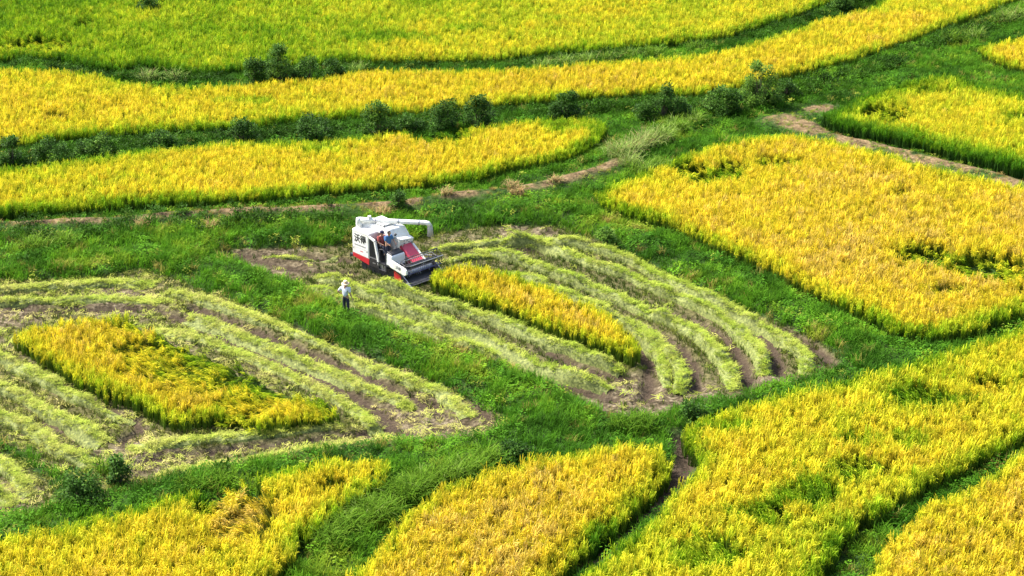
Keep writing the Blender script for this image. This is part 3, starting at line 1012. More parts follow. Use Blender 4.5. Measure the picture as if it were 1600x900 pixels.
def mesh_with_tint(name, verts, faces, tints, mat):
    me = bpy.data.meshes.new(name)
    me.from_pydata(verts, [], faces)
    a = me.attributes.new('tint', 'FLOAT', 'FACE')
    a.data.foreach_set('value', np.clip(np.array(tints, np.float32), 0, 1))
    b = me.attributes.new('rnd', 'FLOAT', 'FACE')
    b.data.foreach_set('value', rng.random(len(faces)).astype(np.float32))
    me.materials.append(mat)
    me.update()
    return me


def tube(verts, faces, a, b, ra, rb, k=5):
    a, b = Vector(a), Vector(b)
    d = (b - a).normalized()
    u = d.orthogonal().normalized()
    w = d.cross(u)
    s = len(verts)
    for p, r in ((a, ra), (b, rb)):
        for i in range(k):
            t = 2 * math.pi * i / k
            verts.append(tuple(p + (u * math.cos(t) + w * math.sin(t)) * r))
    for i in range(k):
        j = (i + 1) % k
        faces.append((s + i, s + j, s + k + j, s + k + i))


def shrub(px, py, wpx, hpx, seed, label, group, tone=0.45, name='shrub'):
    r = random.Random(seed)
    c = spot(px, py, 0.25)
    c.z = zat(c.x, c.y)
    sc = px_per_m(c)
    W = wpx / sc * 0.5
    H = hpx / sc / CP
    root = bpy.data.objects.new(name, None)
    COL.objects.link(root)
    root.location = c
    root.empty_display_size = 0.2
    root['label'] = label
    root['category'] = 'shrub'
    root['group'] = group
    V, F = [], []
    LV, LF, LT = [], [], []
    nclump = int(10 + 8 * W * H)
    tips = []
    for k in range(nclump):
        az = r.uniform(0, 6.283)
        hh = r.uniform(0.12, 1.0)
        rad = 1.12 * W * math.sqrt(r.random()) * (1.0 - 0.62 * hh ** 2)
        tips.append(Vector((rad * math.cos(az), rad * math.sin(az) * 0.85, H * hh * (0.92 + 0.16 * r.random()))))
    for t in tips:
        mid = Vector((t.x * 0.45, t.y * 0.45, t.z * 0.5)) + Vector((r.gauss(0, 0.04), r.gauss(0, 0.04), 0))
        b = Vector((r.gauss(0, 0.06), r.gauss(0, 0.06), -0.05))
        tube(V, F, b, mid, 0.030, 0.020, 4)
        tube(V, F, mid, t, 0.020, 0.007, 4)
        cr = r.uniform(0.16, 0.34) * (0.6 + 0.5 * min(W, 1.3))
        shade = tone + r.gauss(0, 0.18)
        for q in range(int(120 * (cr / 0.25) ** 1.6)):
            v = Vector((r.gauss(0, 1), r.gauss(0, 1), r.gauss(0, 0.85)))
            v = v.normalized() * cr * (r.random() ** 0.45)
            p0 = t + v - Vector((0, 0, cr * 0.35))
            if p0.z < 0.02:
                continue
            d = (v.normalized() + Vector((r.gauss(0, 0.6), r.gauss(0, 0.6), r.gauss(-0.1, 0.5)))).normalized()
            L = r.uniform(0.09, 0.17)
            sd_ = d.cross(Vector((r.gauss(0, 0.4), r.gauss(0, 0.4), 1))).normalized()
            b0 = len(LV)
            LV += [tuple(p0), tuple(p0 + d * L * 0.5 + sd_ * L * 0.27), tuple(p0 + d * L), tuple(p0 + d * L * 0.5 - sd_ * L * 0.27)]
            LF.append((b0, b0 + 1, b0 + 2, b0 + 3))
            LT.append(shade + r.gauss(0, 0.16))
    me = bpy.data.meshes.new('stem')
    me.from_pydata(V, [], F)
    me.materials.append(M_BARK)
    s = bpy.data.objects.new('stem', me)
    COL.objects.link(s)
    s.parent = root
    f = bpy.data.objects.new('foliage', mesh_with_tint('foliage', LV, LF, LT, M_SHRUB))
    COL.objects.link(f)
    f.parent = root
    return root


def tussock(px, py, hm, n, seed, label, group, tone=0.5, lean=None, spread=0.30):
    r = random.Random(seed)
    c = spot(px, py, 0.3)
    c.z = zat(c.x, c.y) - 0.03
    V, F, T = [], [], []
    for k in range(n):
        az = r.uniform(0, 6.283) if lean is None else r.gauss(lean, 0.9)
        base = Vector((r.gauss(0, spread), r.gauss(0, spread), 0))
        L = hm * r.uniform(0.7, 1.25)
        p = arc(base, az, L, r.uniform(0.05, 0.6), r.uniform(0.9, 2.0), 5)
        s = az + 1.57 + r.uniform(-0.3, 0.3)
        sv = Vector((math.cos(s), math.sin(s), 0))
        w = r.uniform(0.022, 0.046)
        ws = (w * 0.7, w, w, w * 0.8, w * 0.5, w * 0.08)
        b0 = len(V)
        t0 = tone + r.gauss(0, 0.08)
        for q, ww in zip(p, ws):
            q = Vector((q.x, q.y, max(q.z, 0.03)))
            V.append(tuple(q - sv * ww * 0.5))
            V.append(tuple(q + sv * ww * 0.5))
        for i in range(5):
            a = b0 + 2 * i
            F.append((a, a + 1, a + 3, a + 2))
            T.append(t0 + 0.015 * i)
    o = bpy.data.objects.new('grass_tussock', mesh_with_tint('grass_tussock', V, F, T, M_REED))
    COL.objects.link(o)
    o.location = c
    o['label'] = label
    o['category'] = 'tussock'
    o['group'] = group
    return o


G1 = 'shrubs on the uppermost bank'
G2 = 'shrubs on the middle bank'
L1 = 'low dark bush beside the tall shrub on the uppermost bank'
L2 = 'rounded dark green shrub on the bank between the two golden rice strips'
sh = [
    (437, 134, 46, 62, 'tall blue-green shrub rising above its neighbours on the uppermost bank', G1, 0.55), (396, 136, 46, 38, L1, G1, 0.45), (482, 128, 42, 36, L1, G1, 0.42), (522, 124, 42, 30, L1, G1, 0.42), (460, 134, 40, 26, L1, G1, 0.3),
    (18, 262, 36, 48, L2, G2, 0.35), (80, 258, 64, 38, L2, G2, 0.4), (150, 246, 60, 34, L2, G2, 0.45), (378, 226, 46, 38, L2, G2, 0.35), (490, 220, 62, 36, L2, G2, 0.35), (592, 210, 52, 46, L2, G2, 0.4),
    (693, 204, 56, 44, L2, G2, 0.38), (747, 200, 46, 50, L2, G2, 0.3), (886, 186, 52, 40, L2, G2, 0.35), (1036, 186, 40, 50, L2, G2, 0.35), (1002, 188, 36, 30, L2, G2, 0.35), (255, 232, 50, 22, L2, G2, 0.4), (640, 208, 40, 24, L2, G2, 0.3),
    (1132, 178, 66, 40, 'spreading shrub at the foot of the tallest light green bush', G2, 0.5),
    (1188, 166, 58, 66, 'tallest light green bush standing where the banks meet by the dirt track', G2, 0.72),
    (1228, 154, 40, 26, 'dark bush close beside the tallest light green bush', G2, 0.3),
    (1060, 184, 46, 26, L2, G2, 0.35),
    (232, 24, 34, 34, 'small dark bush standing inside the half green rice crop', 'bushes in the far crop', 0.3), (262, 10, 30, 18, 'tiny dark bush beside the small bush in the half green crop', 'bushes in the far crop', 0.3),
    (124, 780, 70, 44, 'dark leafy bush at the end of the green bank between two mown plots', 'bushes around the mown plots', 0.4),
    (186, 748, 34, 44, 'thin dark weedy bush on the mud of the mown plot', 'bushes around the mown plots', 0.3),
    (806, 716, 58, 24, 'low dark bush on the bank above the orange tan paddy', 'bushes around the mown plots', 0.22),
    (1084, 658, 48, 26, 'low green bush on the bank at the corner of the harvested plot', 'bushes around the mown plots', 0.5),
    (948, 378, 34, 28, 'pale yellow-green bush at the edge of the harvested plot', 'bushes around the mown plots', 0.95),
    (1312, 18, 46, 26, 'dark bush on the far bank where the grass strip narrows', G1, 0.4), (1345, 8, 40, 22, 'leafy bush at the far end of the uppermost bank', G1, 0.45),
    (620, 330, 30, 22, 'small leafy bush on the dry path behind the harvester', 'bushes around the mown plots', 0.55),
]
for i, (a, b, w, h, lb, g, tn) in enumerate(sh):
    shrub(a, b, w, h, 500 + i, lb, g, tn)

TA = 'arching silver-green grass tussock on the bank where the strips meet'
TB = 'tall arching green tussock on the bank between the two lower paddies'
TC = 'arching tussock along the bank below the half green crop'
TD = 'withered tan tussock on the dry path'
tus = [(968, 250, 1.3, 260, TA, 0.80), (990, 240, 1.4, 280, TA, 0.84), (1012, 230, 1.4, 280, TA, 0.82), (1034, 222, 1.4, 260, TA, 0.76), (1058, 205, 1.3, 240, TA, 0.66), (1084, 192, 1.1, 200, TA, 0.66), (985, 262, 1.1, 200, TA, 0.80),
       (1002, 272, 1.1, 260, 'bright green tussock beside the corner of the deep golden paddy', 0.64), (1030, 264, 1.1, 240, 'bright green tussock beside the corner of the deep golden paddy', 0.64),
       (592, 812, 1.2, 300, TB, 0.55), (570, 800, 1.2, 260, TB, 0.60), (640, 780, 1.3, 300, TB, 0.52), (668, 762, 1.2, 260, TB, 0.56), (700, 752, 1.2, 300, TB, 0.62), (735, 742, 1.1, 260, TB, 0.5), (612, 772, 1.2, 240, TB, 0.5), (760, 722, 1.0, 220, TB, 0.55), (520, 850, 1.0, 240, TB, 0.55), (545, 830, 1.0, 240, TB, 0.55),
       (848, 106, 1.0, 180, TC, 0.68), (880, 102, 1.0, 180, TC, 0.70), (915, 98, 1.0, 180, TC, 0.70), (950, 95, 1.0, 180, TC, 0.68), (985, 90, 1.0, 180, TC, 0.64), (1020, 86, 1.0, 160, TC, 0.62), (235, 128, 1.2, 200, TC, 0.78), (275, 126, 1.1, 180, TC, 0.78), (560, 112, 1.0, 160, TC, 0.7), (1090, 78, 1.0, 160, TC, 0.62),
       (810, 306, 0.6, 150, TD, 1.0), (800, 300, 0.6, 120, TD, 0.97), (332, 356, 0.7, 130, TD, 1.0), (225, 354, 0.6, 130, TD, 0.98), (600, 336, 0.6, 120, TD, 1.0), (870, 290, 0.5, 120, TD, 0.95), (700, 312, 0.5, 140, TD, 0.96),
       (1490, 66, 1.2, 180, 'reedy tussock on the far bank beyond the dirt track', 0.6), (1520, 60, 1.2, 180, 'reedy tussock on the far bank beyond the dirt track', 0.7), (1570, 36, 1.4, 220, 'reedy tussock on the far bank beyond the dirt track', 0.72), (1592, 30, 1.4, 220, 'reedy tussock on the far bank beyond the dirt track', 0.7),
       (975, 668, 1.0, 200, 'dark tussock on the bank below the harvested plot', 0.45), (1000, 664, 0.9, 180, 'dark tussock on the bank below the harvested plot', 0.5), (170, 728, 0.9, 120, 'small tussock growing in the mown plot mud', 0.45),
       (345, 752, 0.8, 160, 'green tussock on the bank above the paddy with the hollow', 0.5), (300, 762, 0.8, 160, 'green tussock on the bank above the paddy with the hollow', 0.48), (60, 388, 1.0, 220, 'long grass tussock on the bank below the dry path', 0.6), (100, 382, 1.0, 200, 'long grass tussock on the bank below the dry path', 0.55)]
for i, (a, b, h, n, lb, tn) in enumerate(tus):
    tussock(a, b, h, n, (900 if lb != TD else 1400) + i, lb, 'grass tussocks on the banks', tn, spread=0.30 if lb != TD else 0.17)
print('counts', count)


# ------------------------------------------------------------------ the combine harvester
M_WHITE = solid('white_paint', (0.78, 0.78, 0.75), 0.45, 0, 0.45, (0.42, 0.36, 0.25), 4.5, 0.1)
M_RED = solid('red_paint', (0.50, 0.018, 0.03), 0.38, 0, 0.35, (0.22, 0.10, 0.06), 5.0, 0.2)
M_PINK = solid('faded_red_paint', (0.62, 0.07, 0.12), 0.45, 0, 0.25, (0.45, 0.22, 0.18), 6.0)
M_BLACK = solid('black_paint', (0.020, 0.020, 0.024), 0.45, 0, 0.4, (0.10, 0.085, 0.065), 6.0)
M_DARK = solid('dark_steel', (0.060, 0.062, 0.072), 0.42, 0.5, 0.4, (0.12, 0.10, 0.08), 7.0)
M_STEEL = solid('worn_steel', (0.38, 0.39, 0.42), 0.35, 0.8, 0.4, (0.14, 0.11, 0.08), 8.0)
M_BLUE = solid('blue_paint', (0.045, 0.05, 0.17), 0.4, 0.2, 0.3, (0.10, 0.09, 0.08), 6.0)
M_RUBBER = solid('muddy_rubber', (0.028, 0.027, 0.026), 0.8, 0, 0.9, (0.13, 0.10, 0.075), 5.0)
M_CHUTE = solid('grey_canvas', (0.42, 0.40, 0.34), 0.8, 0, 0.4, (0.25, 0.2, 0.14), 6.0)
M_MARK = solid('grey_print', (0.16, 0.15, 0.17), 0.5)
M_INK = solid('black_print', (0.012, 0.012, 0.014), 0.45)
M_REDINK = solid('red_print', (0.55, 0.03, 0.04), 0.45)


class Solid:
    def __init__(self):
        self.bm = bmesh.new()

    def hexa(self, c):
        """eight corners: bottom four counter-clockwise, then top four"""
        v = [self.bm.verts.new(p) for p in c]
        for f in ((3, 2, 1, 0), (4, 5, 6, 7), (0, 1, 5, 4), (1, 2, 6, 5), (2, 3, 7, 6), (3, 0, 4, 7)):
            self.bm.faces.new([v[i] for i in f])
        return self

    def box(self, x0, x1, y0, y1, z0, z1):
        return self.hexa([(x0, y0, z0), (x1, y0, z0), (x1, y1, z0), (x0, y1, z0), (x0, y0, z1), (x1, y0, z1), (x1, y1, z1), (x0, y1, z1)])

    def prism(self, prof, y0, y1):
        """profile in x,z swept along y (profile counter-clockwise seen from -y)"""
        a = [self.bm.verts.new((x, y0, z)) for x, z in prof]
        b = [self.bm.verts.new((x, y1, z)) for x, z in prof]
        self.bm.faces.new(a)
        self.bm.faces.new(b[::-1])
        n = len(prof)
        for i in range(n):
            j = (i + 1) % n
            self.bm.faces.new((a[j], a[i], b[i], b[j]))
        return self

    def rod(self, a, b, r, r2=None, k=8):
        a, b = Vector(a), Vector(b)
        r2 = r if r2 is None else r2
        d = (b - a).normalized()
        u = d.orthogonal().normalized()
        w = d.cross(u)
        ra = [self.bm.verts.new(a + (u * math.cos(6.28319 * i / k) + w * math.sin(6.28319 * i / k)) * r) for i in range(k)]
        rb = [self.bm.verts.new(b + (u * math.cos(6.28319 * i / k) + w * math.sin(6.28319 * i / k)) * r2) for i in range(k)]
        for i in range(k):
            j = (i + 1) % k
            self.bm.faces.new((ra[i], ra[j], rb[j], rb[i]))
        self.bm.faces.new(ra[::-1])
        self.bm.faces.new(rb)
        return self

    def pipe(self, pts, r, k=12):
        pts = [Vector(p) for p in pts]
        rings = []
        for i, p in enumerate(pts):
            d = (pts[min(i + 1, len(pts) - 1)] - pts[max(i - 1, 0)]).normalized()
            u = d.cross(Vector((0.13, 0.31, 1))).normalized() if abs(d.z) < 0.95 else d.cross(Vector((0, 1, 0.1))).normalized()
            w = d.cross(u)
            rr = r[i] if isinstance(r, (list, tuple)) else r
            rings.append([self.bm.verts.new(p + (u * math.cos(6.28319 * q / k) + w * math.sin(6.28319 * q / k)) * rr) for q in range(k)])
        for A, Bq in zip(rings[:-1], rings[1:]):
            # match ring starts so that the skin does not twist
            best = min(range(k), key=lambda s: sum((A[q].co - Bq[(q + s) % k].co).length for q in range(k)))
            Bq[:] = Bq[best:] + Bq[:best]
            for q in range(k):
                j = (q + 1) % k
                self.bm.faces.new((A[q], A[j], Bq[j], Bq[q]))
        self.bm.faces.new(rings[0][::-1])
        self.bm.faces.new(rings[-1])
        return self

    def bevel(self, w, seg=2):
        bmesh.ops.bevel(self.bm, geom=[e for e in self.bm.edges], offset=w, segments=seg, profile=0.5, affect='EDGES', clamp_overlap=True)
        return self

    def build(self, name, mat, parent, smoothed=False):
        bmesh.ops.recalc_face_normals(self.bm, faces=self.bm.faces)
        me = bpy.data.meshes.new(name)
        self.bm.to_mesh(me)
        self.bm.free()
        me.materials.append(mat)
        if smoothed:
            for p_ in me.polygons:
                p_.use_smooth = True
        o = bpy.data.objects.new(name, me)
        COL.objects.link(o)
        o.parent = parent
        return o


def lettering(body, size, mat, parent, name, loc, bold=0.0):
    """flat print standing on a side that faces -y (reads along +x)"""
    cu = bpy.data.curves.new(name, 'FONT')
    cu.body = body
    cu.size = size
    cu.align_x = 'CENTER'
    cu.align_y = 'CENTER'
    cu.extrude = 0.003
    cu.offset = bold
    cu.resolution_u = 2
    tmp = bpy.data.objects.new(name, cu)
    COL.objects.link(tmp)
    bpy.context.view_layer.update()
    me = bpy.data.meshes.new_from_object(tmp.evaluated_get(bpy.context.evaluated_depsgraph_get()))
    bpy.data.objects.remove(tmp)
    me.materials.clear()
    me.materials.append(mat)
    o = bpy.data.objects.new(name, me)
    COL.objects.link(o)
    o.parent = parent
    o.location = loc
    o.rotation_euler = (math.pi / 2, 0, 0)
    return o


HEAD = math.radians(-45)
HO = spot(613, 425, 0.0)
HO.z = -0.02
hv = bpy.data.objects.new('combine_harvester', None)
COL.objects.link(hv)
hv.location = HO
hv.rotation_euler = (0, 0, HEAD)
hv['label'] = 'white and red crawler rice harvester with black lettering and raised unloading tube'
hv['category'] = 'harvester'

# crawler tracks
for sy in (-0.62, 0.62):
    prof = []
    for i in range(9):
        t = math.pi * 0.5 + math.pi * i / 8
        prof.append((-1.25 + 0.24 * math.cos(t), 0.27 + 0.24 * math.sin(t)))
    for i in range(9):
        t = -math.pi * 0.5 + math.pi * i / 8
        prof.append((0.95 + 0.30 * math.cos(t), 0.33 + 0.30 * math.sin(t)))
    S = Solid()
    S.prism(prof, sy - 0.21, sy + 0.21)
    for i in range(len(prof)):
        a, b = Vector((*prof[i], 0)), Vector((*prof[(i + 1) % len(prof)], 0))
        m_ = max(1, int((b - a).length / 0.13))
        for q in range(m_):
            c = a.lerp(b, (q + 0.5) / m_)
            S.rod((c.x, sy - 0.20, c.y), (c.x, sy + 0.20, c.y), 0.035, k=5)
    tr = S.build('track', M_RUBBER, hv)
    o_y = sy + math.copysign(0.215, sy)
    Solid().rod((-1.25, o_y - 0.02, 0.27), (-1.25, o_y + 0.03, 0.27), 0.19, k=14).build('sprocket', M_DARK, tr)
    Solid().rod((0.95, o_y - 0.02, 0.33), (0.95, o_y + 0.03, 0.33), 0.23, k=14).build('idler_wheel', M_DARK, tr)
    for q in range(5):
        xx = -0.82 + q * 0.36
        Solid().rod((xx, o_y - 0.02, 0.15), (xx, o_y + 0.03, 0.15), 0.10, k=10).build('roller', M_DARK, tr)
Solid().box(-1.75, 1.15, -0.40, 0.40, 0.42, 0.62).box(-1.6, -1.4, -0.82, 0.82, 0.44, 0.58).box(0.3, 0.5, -0.82, 0.82, 0.44, 0.58).build('chassis', M_BLACK, hv)

# threshing body and white cladding
S = Solid()
S.prism([(-2.02, 0.86), (-0.70, 0.80), (-0.70, 2.16), (-0.86, 2.27), (-1.86, 2.27), (-2.02, 2.16)], -0.955, 0.98)
bd = S.bevel(0.035).build('rear_housing', M_WHITE, hv)
pn = Solid().prism([(-1.97, 0.90), (-0.75, 0.84), (-0.75, 2.10), (-0.88, 2.20), (-1.84, 2.20), (-1.97, 2.10)], -0.975, -0.945).bevel(0.010, 1).build('side_panel', M_WHITE, hv)
lettering('沃得', 0.47, M_INK, pn, 'lettering', (-1.36, -0.978, 1.73), 0.012)
S = Solid()
xx = -1.82
for i in range(13):          # row of small print, too fine to read
    w_ = 0.038 + 0.03 * random.random()
    S.box(xx, xx + w_, -0.979, -0.970, 1.345 + 0.01 * random.random(), 1.40 + 0.012 * random.random())
    xx += w_ + 0.022
S.build('small_print', M_MARK, pn)
S = Solid()
for i in range(4):
    S.box(-1.38 + i * 0.062, -1.335 + i * 0.062, -0.979, -0.970, 1.06, 1.115)
S.build('red_print', M_REDINK, pn)
Solid().box(-1.975, -0.745, -0.9765, -0.9745, 1.215, 1.226).build('panel_seam', M_MARK, pn)
Solid().box(-1.965, -0.755, -0.9765, -0.9745, 2.075, 2.084).build('panel_seam', M_MARK, pn)
for hx_ in (-1.90, -0.84):
    Solid().box(hx_ - 0.03, hx_ + 0.03, -0.985, -0.974, 1.14, 1.19).build('latch', M_DARK, pn)
Solid().prism([(-2.00, 0.66), (-0.72, 0.46), (-0.70, 0.82), (-2.00, 0.885)], -0.965, -0.86).bevel(0.015, 1).build('red_skirt', M_RED, hv)
Solid().prism([(-2.00, 0.66), (-0.72, 0.46), (-0.70, 0.82), (-2.00, 0.885)], 0.86, 0.965).bevel(0.015, 1).build('red_skirt', M_RED, hv)
Solid().prism([(-2.10, 0.70), (-2.00, 0.66), (-2.00, 1.55), (-2.06, 1.55)], -0.85, 0.85).bevel(0.01, 1).build('straw_hood', M_RED, hv)
Solid().box(-2.24, -2.0, -0.95, -0.80, 0.62, 0.74).box(-2.24, -2.18, -0.97, -0.7, 0.55, 0.72).build('rear_step', M_DARK, hv)
# grain tank on top
S = Solid()
S.hexa([(-1.85, -0.55, 2.25), (0.30, -0.25, 2.05), (0.42, 0.94, 1.95), (-1.85, 0.94, 2.25), (-1.70, -0.42, 2.52), (0.05, -0.15, 2.46), (0.10, 0.86, 2.42), (-1.70, 0.86, 2.52)])
S.bevel(0.05)
gt = S.build('grain_tank', M_WHITE, hv)
S = Solid()
S.box(-1.45, -0.35, -0.22, 0.62, 2.515, 2.575).bevel(0.02, 1)
S.build('tank_lid', M_WHITE, gt)
S = Solid()
S.hexa([(-0.72, 0.02, 0.95), (0.52, 0.02, 1.40), (0.52, 0.97, 1.40), (-0.72, 0.97, 0.95), (-0.72, 0.02, 2.25), (0.66, 0.02, 1.98), (0.70, 0.95, 1.88), (-0.72, 0.97, 2.2)])
S.bevel(0.04)
hd = S.build('front_hood', M_WHITE, hv)
for (yy, zz) in ((0.26, 1.88), (0.46, 1.83), (0.30, 1.72), (0.60, 1.74)):
    Solid().box(0.60, 0.672, yy, yy + 0.055, zz - 0.045, zz).build('front_mark', M_MARK, hd)
Solid().box(0.50, 0.62, 0.06, 0.93, 1.52, 1.60).build('hood_trim', M_RED, hd)

# engine bay with slatted screen beside the driver
S = Solid()
S.prism([(-0.70, 0.80), (0.10, 0.72), (-0.22, 1.72), (-0.70, 1.80)], -0.90, -0.10)
S.build('engine_bay', M_BLACK, hv)
gr = Solid().prism([(-0.69, 0.98), (-0.02, 0.94), (-0.30, 1.86), (-0.46, 1.96), (-0.69, 1.98)], -0.945, -0.905).build('radiator_grille', M_BLACK, hv)
for i in range(7):
    xa = -0.64 + i * 0.085
    top = 1.94 if xa < -0.46 else 1.94 - (xa + 0.46) * 2.4
    top = min(top, 0.95 + ((-0.06 - xa) / 0.28) * 0.93 if xa > -0.30 else top)
    if top > 1.05:
        Solid().box(xa, xa + 0.030, -0.962, -0.944, 1.0, top).build('slat', M_DARK, gr)
fr = Solid()
fr.hexa([(0.00, -0.985, 0.66), (0.11, -0.985, 0.66), (0.11, -0.88, 0.66), (0.00, -0.88, 0.66), (-0.30, -0.985, 1.90), (-0.20, -0.985, 1.90), (-0.20, -0.88, 1.90), (-0.30, -0.88, 1.90)])
fr.hexa([(-0.70, -0.985, 2.00), (-0.30, -0.985, 1.885), (-0.30, -0.88, 1.885), (-0.70, -0.88, 2.00), (-0.70, -0.985, 2.08), (-0.24, -0.985, 1.96), (-0.24, -0.88, 1.96), (-0.70, -0.88, 2.08)])
fr.build('grille_frame', M_WHITE, gr)
Solid().box(-0.70, 0.02, -0.975, -0.91, 0.93, 0.965).build('grille_rail', M_STEEL, gr)
lb = Solid().prism([(-0.70, 0.46), (0.06, 0.46), (0.02, 0.92), (-0.70, 0.92)], -0.965, -0.80).bevel(0.02, 1).build('lower_cover', M_BLACK, hv)
Solid().box(-0.42, -0.20, -0.972, -0.960, 0.66, 0.72).build('maker_plate', M_STEEL, lb)

# driver's stand
Solid().box(-0.10, 1.20, -1.00, 0.00, 0.80, 0.86).box(0.10, 0.75, -1.06, -0.98, 0.50, 0.54).box(0.10, 0.14, -1.06, -1.00, 0.50, 0.84).box(0.71, 0.75, -1.06, -1.00, 0.50, 0.84).build('platform', M_DARK, hv)
co = Solid().hexa([(0.62, -0.98, 0.86), (1.16, -0.98, 0.86), (1.16, -0.02, 0.86), (0.62, -0.02, 0.86), (0.66, -0.96, 1.50), (1.06, -0.96, 1.42), (1.06, -0.04, 1.42), (0.66, -0.04, 1.50)]).bevel(0.05).build('console', M_WHITE, hv)
Solid().hexa([(0.64, -0.93, 1.502), (1.02, -0.93, 1.43), (1.02, -0.08, 1.43), (0.64, -0.08, 1.502), (0.66, -0.90, 1.60), (0.98, -0.90, 1.50), (0.98, -0.10, 1.50), (0.66, -0.10, 1.60)]).bevel(0.02, 1).build('dashboard', M_BLACK, co)
for yy in (-0.70, -0.32):
    S = Solid().rod((0.76, yy, 1.56), (0.70, yy, 1.80), 0.014)
    S.rod((0.70, yy, 1.79), (0.69, yy, 1.86), 0.032)
    S.build('lever', M_BLACK, co)
Solid().rod((1.164, -0.72, 1.06), (1.175, -0.72, 1.06), 0.055, k=12).build('lamp', M_STEEL, co)
Solid().pipe([(0.62, -0.99, 0.86), (0.60, -0.99, 1.55), (0.42, -0.99, 1.66), (0.18, -0.99, 1.60), (0.12, -0.99, 0.86)], 0.02, 8).build('handrail', M_DARK, hv)
S = Solid().box(-0.32, 0.10, -0.75, -0.28, 1.40, 1.50).box(-0.36, -0.28, -0.75, -0.28, 1.48, 1.85).bevel(0.03)
S.build('seat', M_BLACK, hv)
Solid().box(0.16, 0.42, -0.98, -0.94, 0.56, 0.80).box(0.50, 0.58, -0.99, -0.96, 0.56, 0.78).build('step_plate', M_STEEL, hv)

# unloading tube
base = Vector((-1.78, -0.66, 2.28))
end = Vector((1.15, 1.52, 2.66))
el = base + Vector((0, 0, 0.36))
ax = (end - el).normalized()
ua = Solid().pipe([el + ax * 0.05, el + ax * 0.4, end - ax * 0.12, end + Vector((0, 0, -0.02)), end + ax * 0.10 + Vector((0, 0, -0.16))], [0.15, 0.13, 0.12, 0.125, 0.13], 14).build('unloading_tube', M_WHITE, hv, True)
Solid().pipe([base - Vector((0, 0, 0.15)), base + Vector((0, 0, 0.2)), el + Vector((0, 0, 0.02)), el + ax * 0.10 + Vector((0, 0, 0.03))], [0.17, 0.17, 0.17, 0.14], 14).build('tube_elbow', M_WHITE, ua, True)
Solid().pipe([end + ax * 0.10 + Vector((0, 0, -0.15)), end + ax * 0.12 + Vector((0, 0, -0.40)), end + ax * 0.11 + Vector((0.01, 0, -0.72))], [0.135, 0.15, 0.17], 12).build('spout', M_CHUTE, ua, True)
Solid().rod((-1.30, -0.35, 2.50), (-1.30, -0.35, 2.80), 0.065, k=12).rod((-1.30, -0.35, 2.80), (-1.30, -0.35, 2.90), 0.10, 0.085, k=12).build('air_intake', M_WHITE, hv)
Solid().pipe([el + ax * 1.5 - Vector((0, 0, 0.13)), (-0.85, 0.10, 2.50)], 0.05, 8).build('tube_rest', M_WHITE, hv)

for q_ in (0.9, 2.1, 3.2):
    cc = el + ax * q_
    Solid().rod(cc - ax * 0.03, cc + ax * 0.03, 0.142, k=14).build('tube_collar', M_STEEL, ua)
Solid().pipe([(-1.62, -0.36, 2.50), (-1.62, -0.36, 2.68), (-0.30, -0.20, 2.66), (-0.30, -0.20, 2.46)], 0.016, 6).build('tank_rail', M_DARK, gt)
Solid().pipe([(0.20, 0.02, 1.95), (0.34, -0.04, 2.22), (0.40, -0.08, 2.24)], 0.014, 6).rod((0.40, -0.13, 2.20), (0.41, -0.03, 2.26), 0.06, k=10).build('mirror', M_BLACK, hv)
for yy in (0.12, 0.82):
    Solid().rod((0.66, yy, 1.66), (0.73, yy, 1.65), 0.05, 0.06, k=10).build('work_lamp', M_STEEL, hv)
for k_, (ya_, yb_) in enumerate(((-0.02, 0.06), (0.04, 0.10))):
    Solid().pipe([(0.55, ya_, 1.00), (0.95, yb_, 1.18), (1.35, yb_ - 0.02, 0.98), (1.58, yb_ - 0.04, 0.90)], 0.02, 6).build('hose', M_BLACK, hv)

# feeder house and cutting head
fh = Solid().hexa([(0.42, 0.12, 1.15), (1.55, 0.12, 0.42), (1.55, 0.80, 0.42), (0.42, 0.80, 1.15), (0.56, 0.12, 1.66), (1.62, 0.12, 0.92), (1.62, 0.80, 0.92), (0.56, 0.80, 1.66)]).bevel(0.02, 1).build('feeder_house', M_PINK, hv)
Solid().hexa([(0.50, 0.80, 1.18), (1.55, 0.80, 0.48), (1.55, 0.90, 0.48), (0.50, 0.90, 1.18), (0.58, 0.80, 1.70), (1.63, 0.80, 0.97), (1.63, 0.90, 0.97), (0.58, 0.90, 1.70)]).build('feeder_rail', M_WHITE, fh)
hx = Solid()
hx.prism([(1.56, 0.34), (2.36, 0.20), (2.42, 0.22), (1.70, 0.42), (1.62, 0.98), (1.56, 0.98)], -1.15, 1.15)
he = hx.build('cutting_head', M_DARK, hv)
for sy in (-1.0, 1.0):
    y0, y1 = (-1.19, -1.152) if sy < 0 else (1.152, 1.19)
    ep = Solid().prism([(1.52, 0.30), (2.40, 0.18), (2.95, 0.14), (2.62, 0.46), (2.05, 0.80), (1.52, 0.98)], y0, y1).build('end_plate', M_DARK, he)
    ya, yb = (-1.20, -1.193) if sy < 0 else (1.193, 1.20)
    Solid().prism([(1.50, 0.40), (2.10, 0.34), (1.98, 0.70), (1.50, 0.86)], ya, yb).build('red_panel', M_RED, ep)
    dv = Solid().rod((2.45, sy * 1.19, 0.42), (3.12, sy * 1.20, 0.12), 0.05, 0.018, k=8)
    dv.rod((2.05, sy * 1.19, 0.82), (3.12, sy * 1.20, 0.13), 0.022, 0.016, k=6)
    dv.build('divider', M_STEEL, he)
S = Solid().rod((1.82, -1.10, 0.62), (1.82, 1.10, 0.62), 0.13, k=12)
for i in range(46):
    t = i / 45
    yy = -1.08 + 2.16 * t
    an = t * 22 * (1 if t < 0.62 else -1)
    S.rod((1.82, yy, 0.62), (1.82 + 0.22 * math.cos(an), yy, 0.62 + 0.22 * math.sin(an)), 0.02, k=4)
S.build('auger', M_STEEL, he)
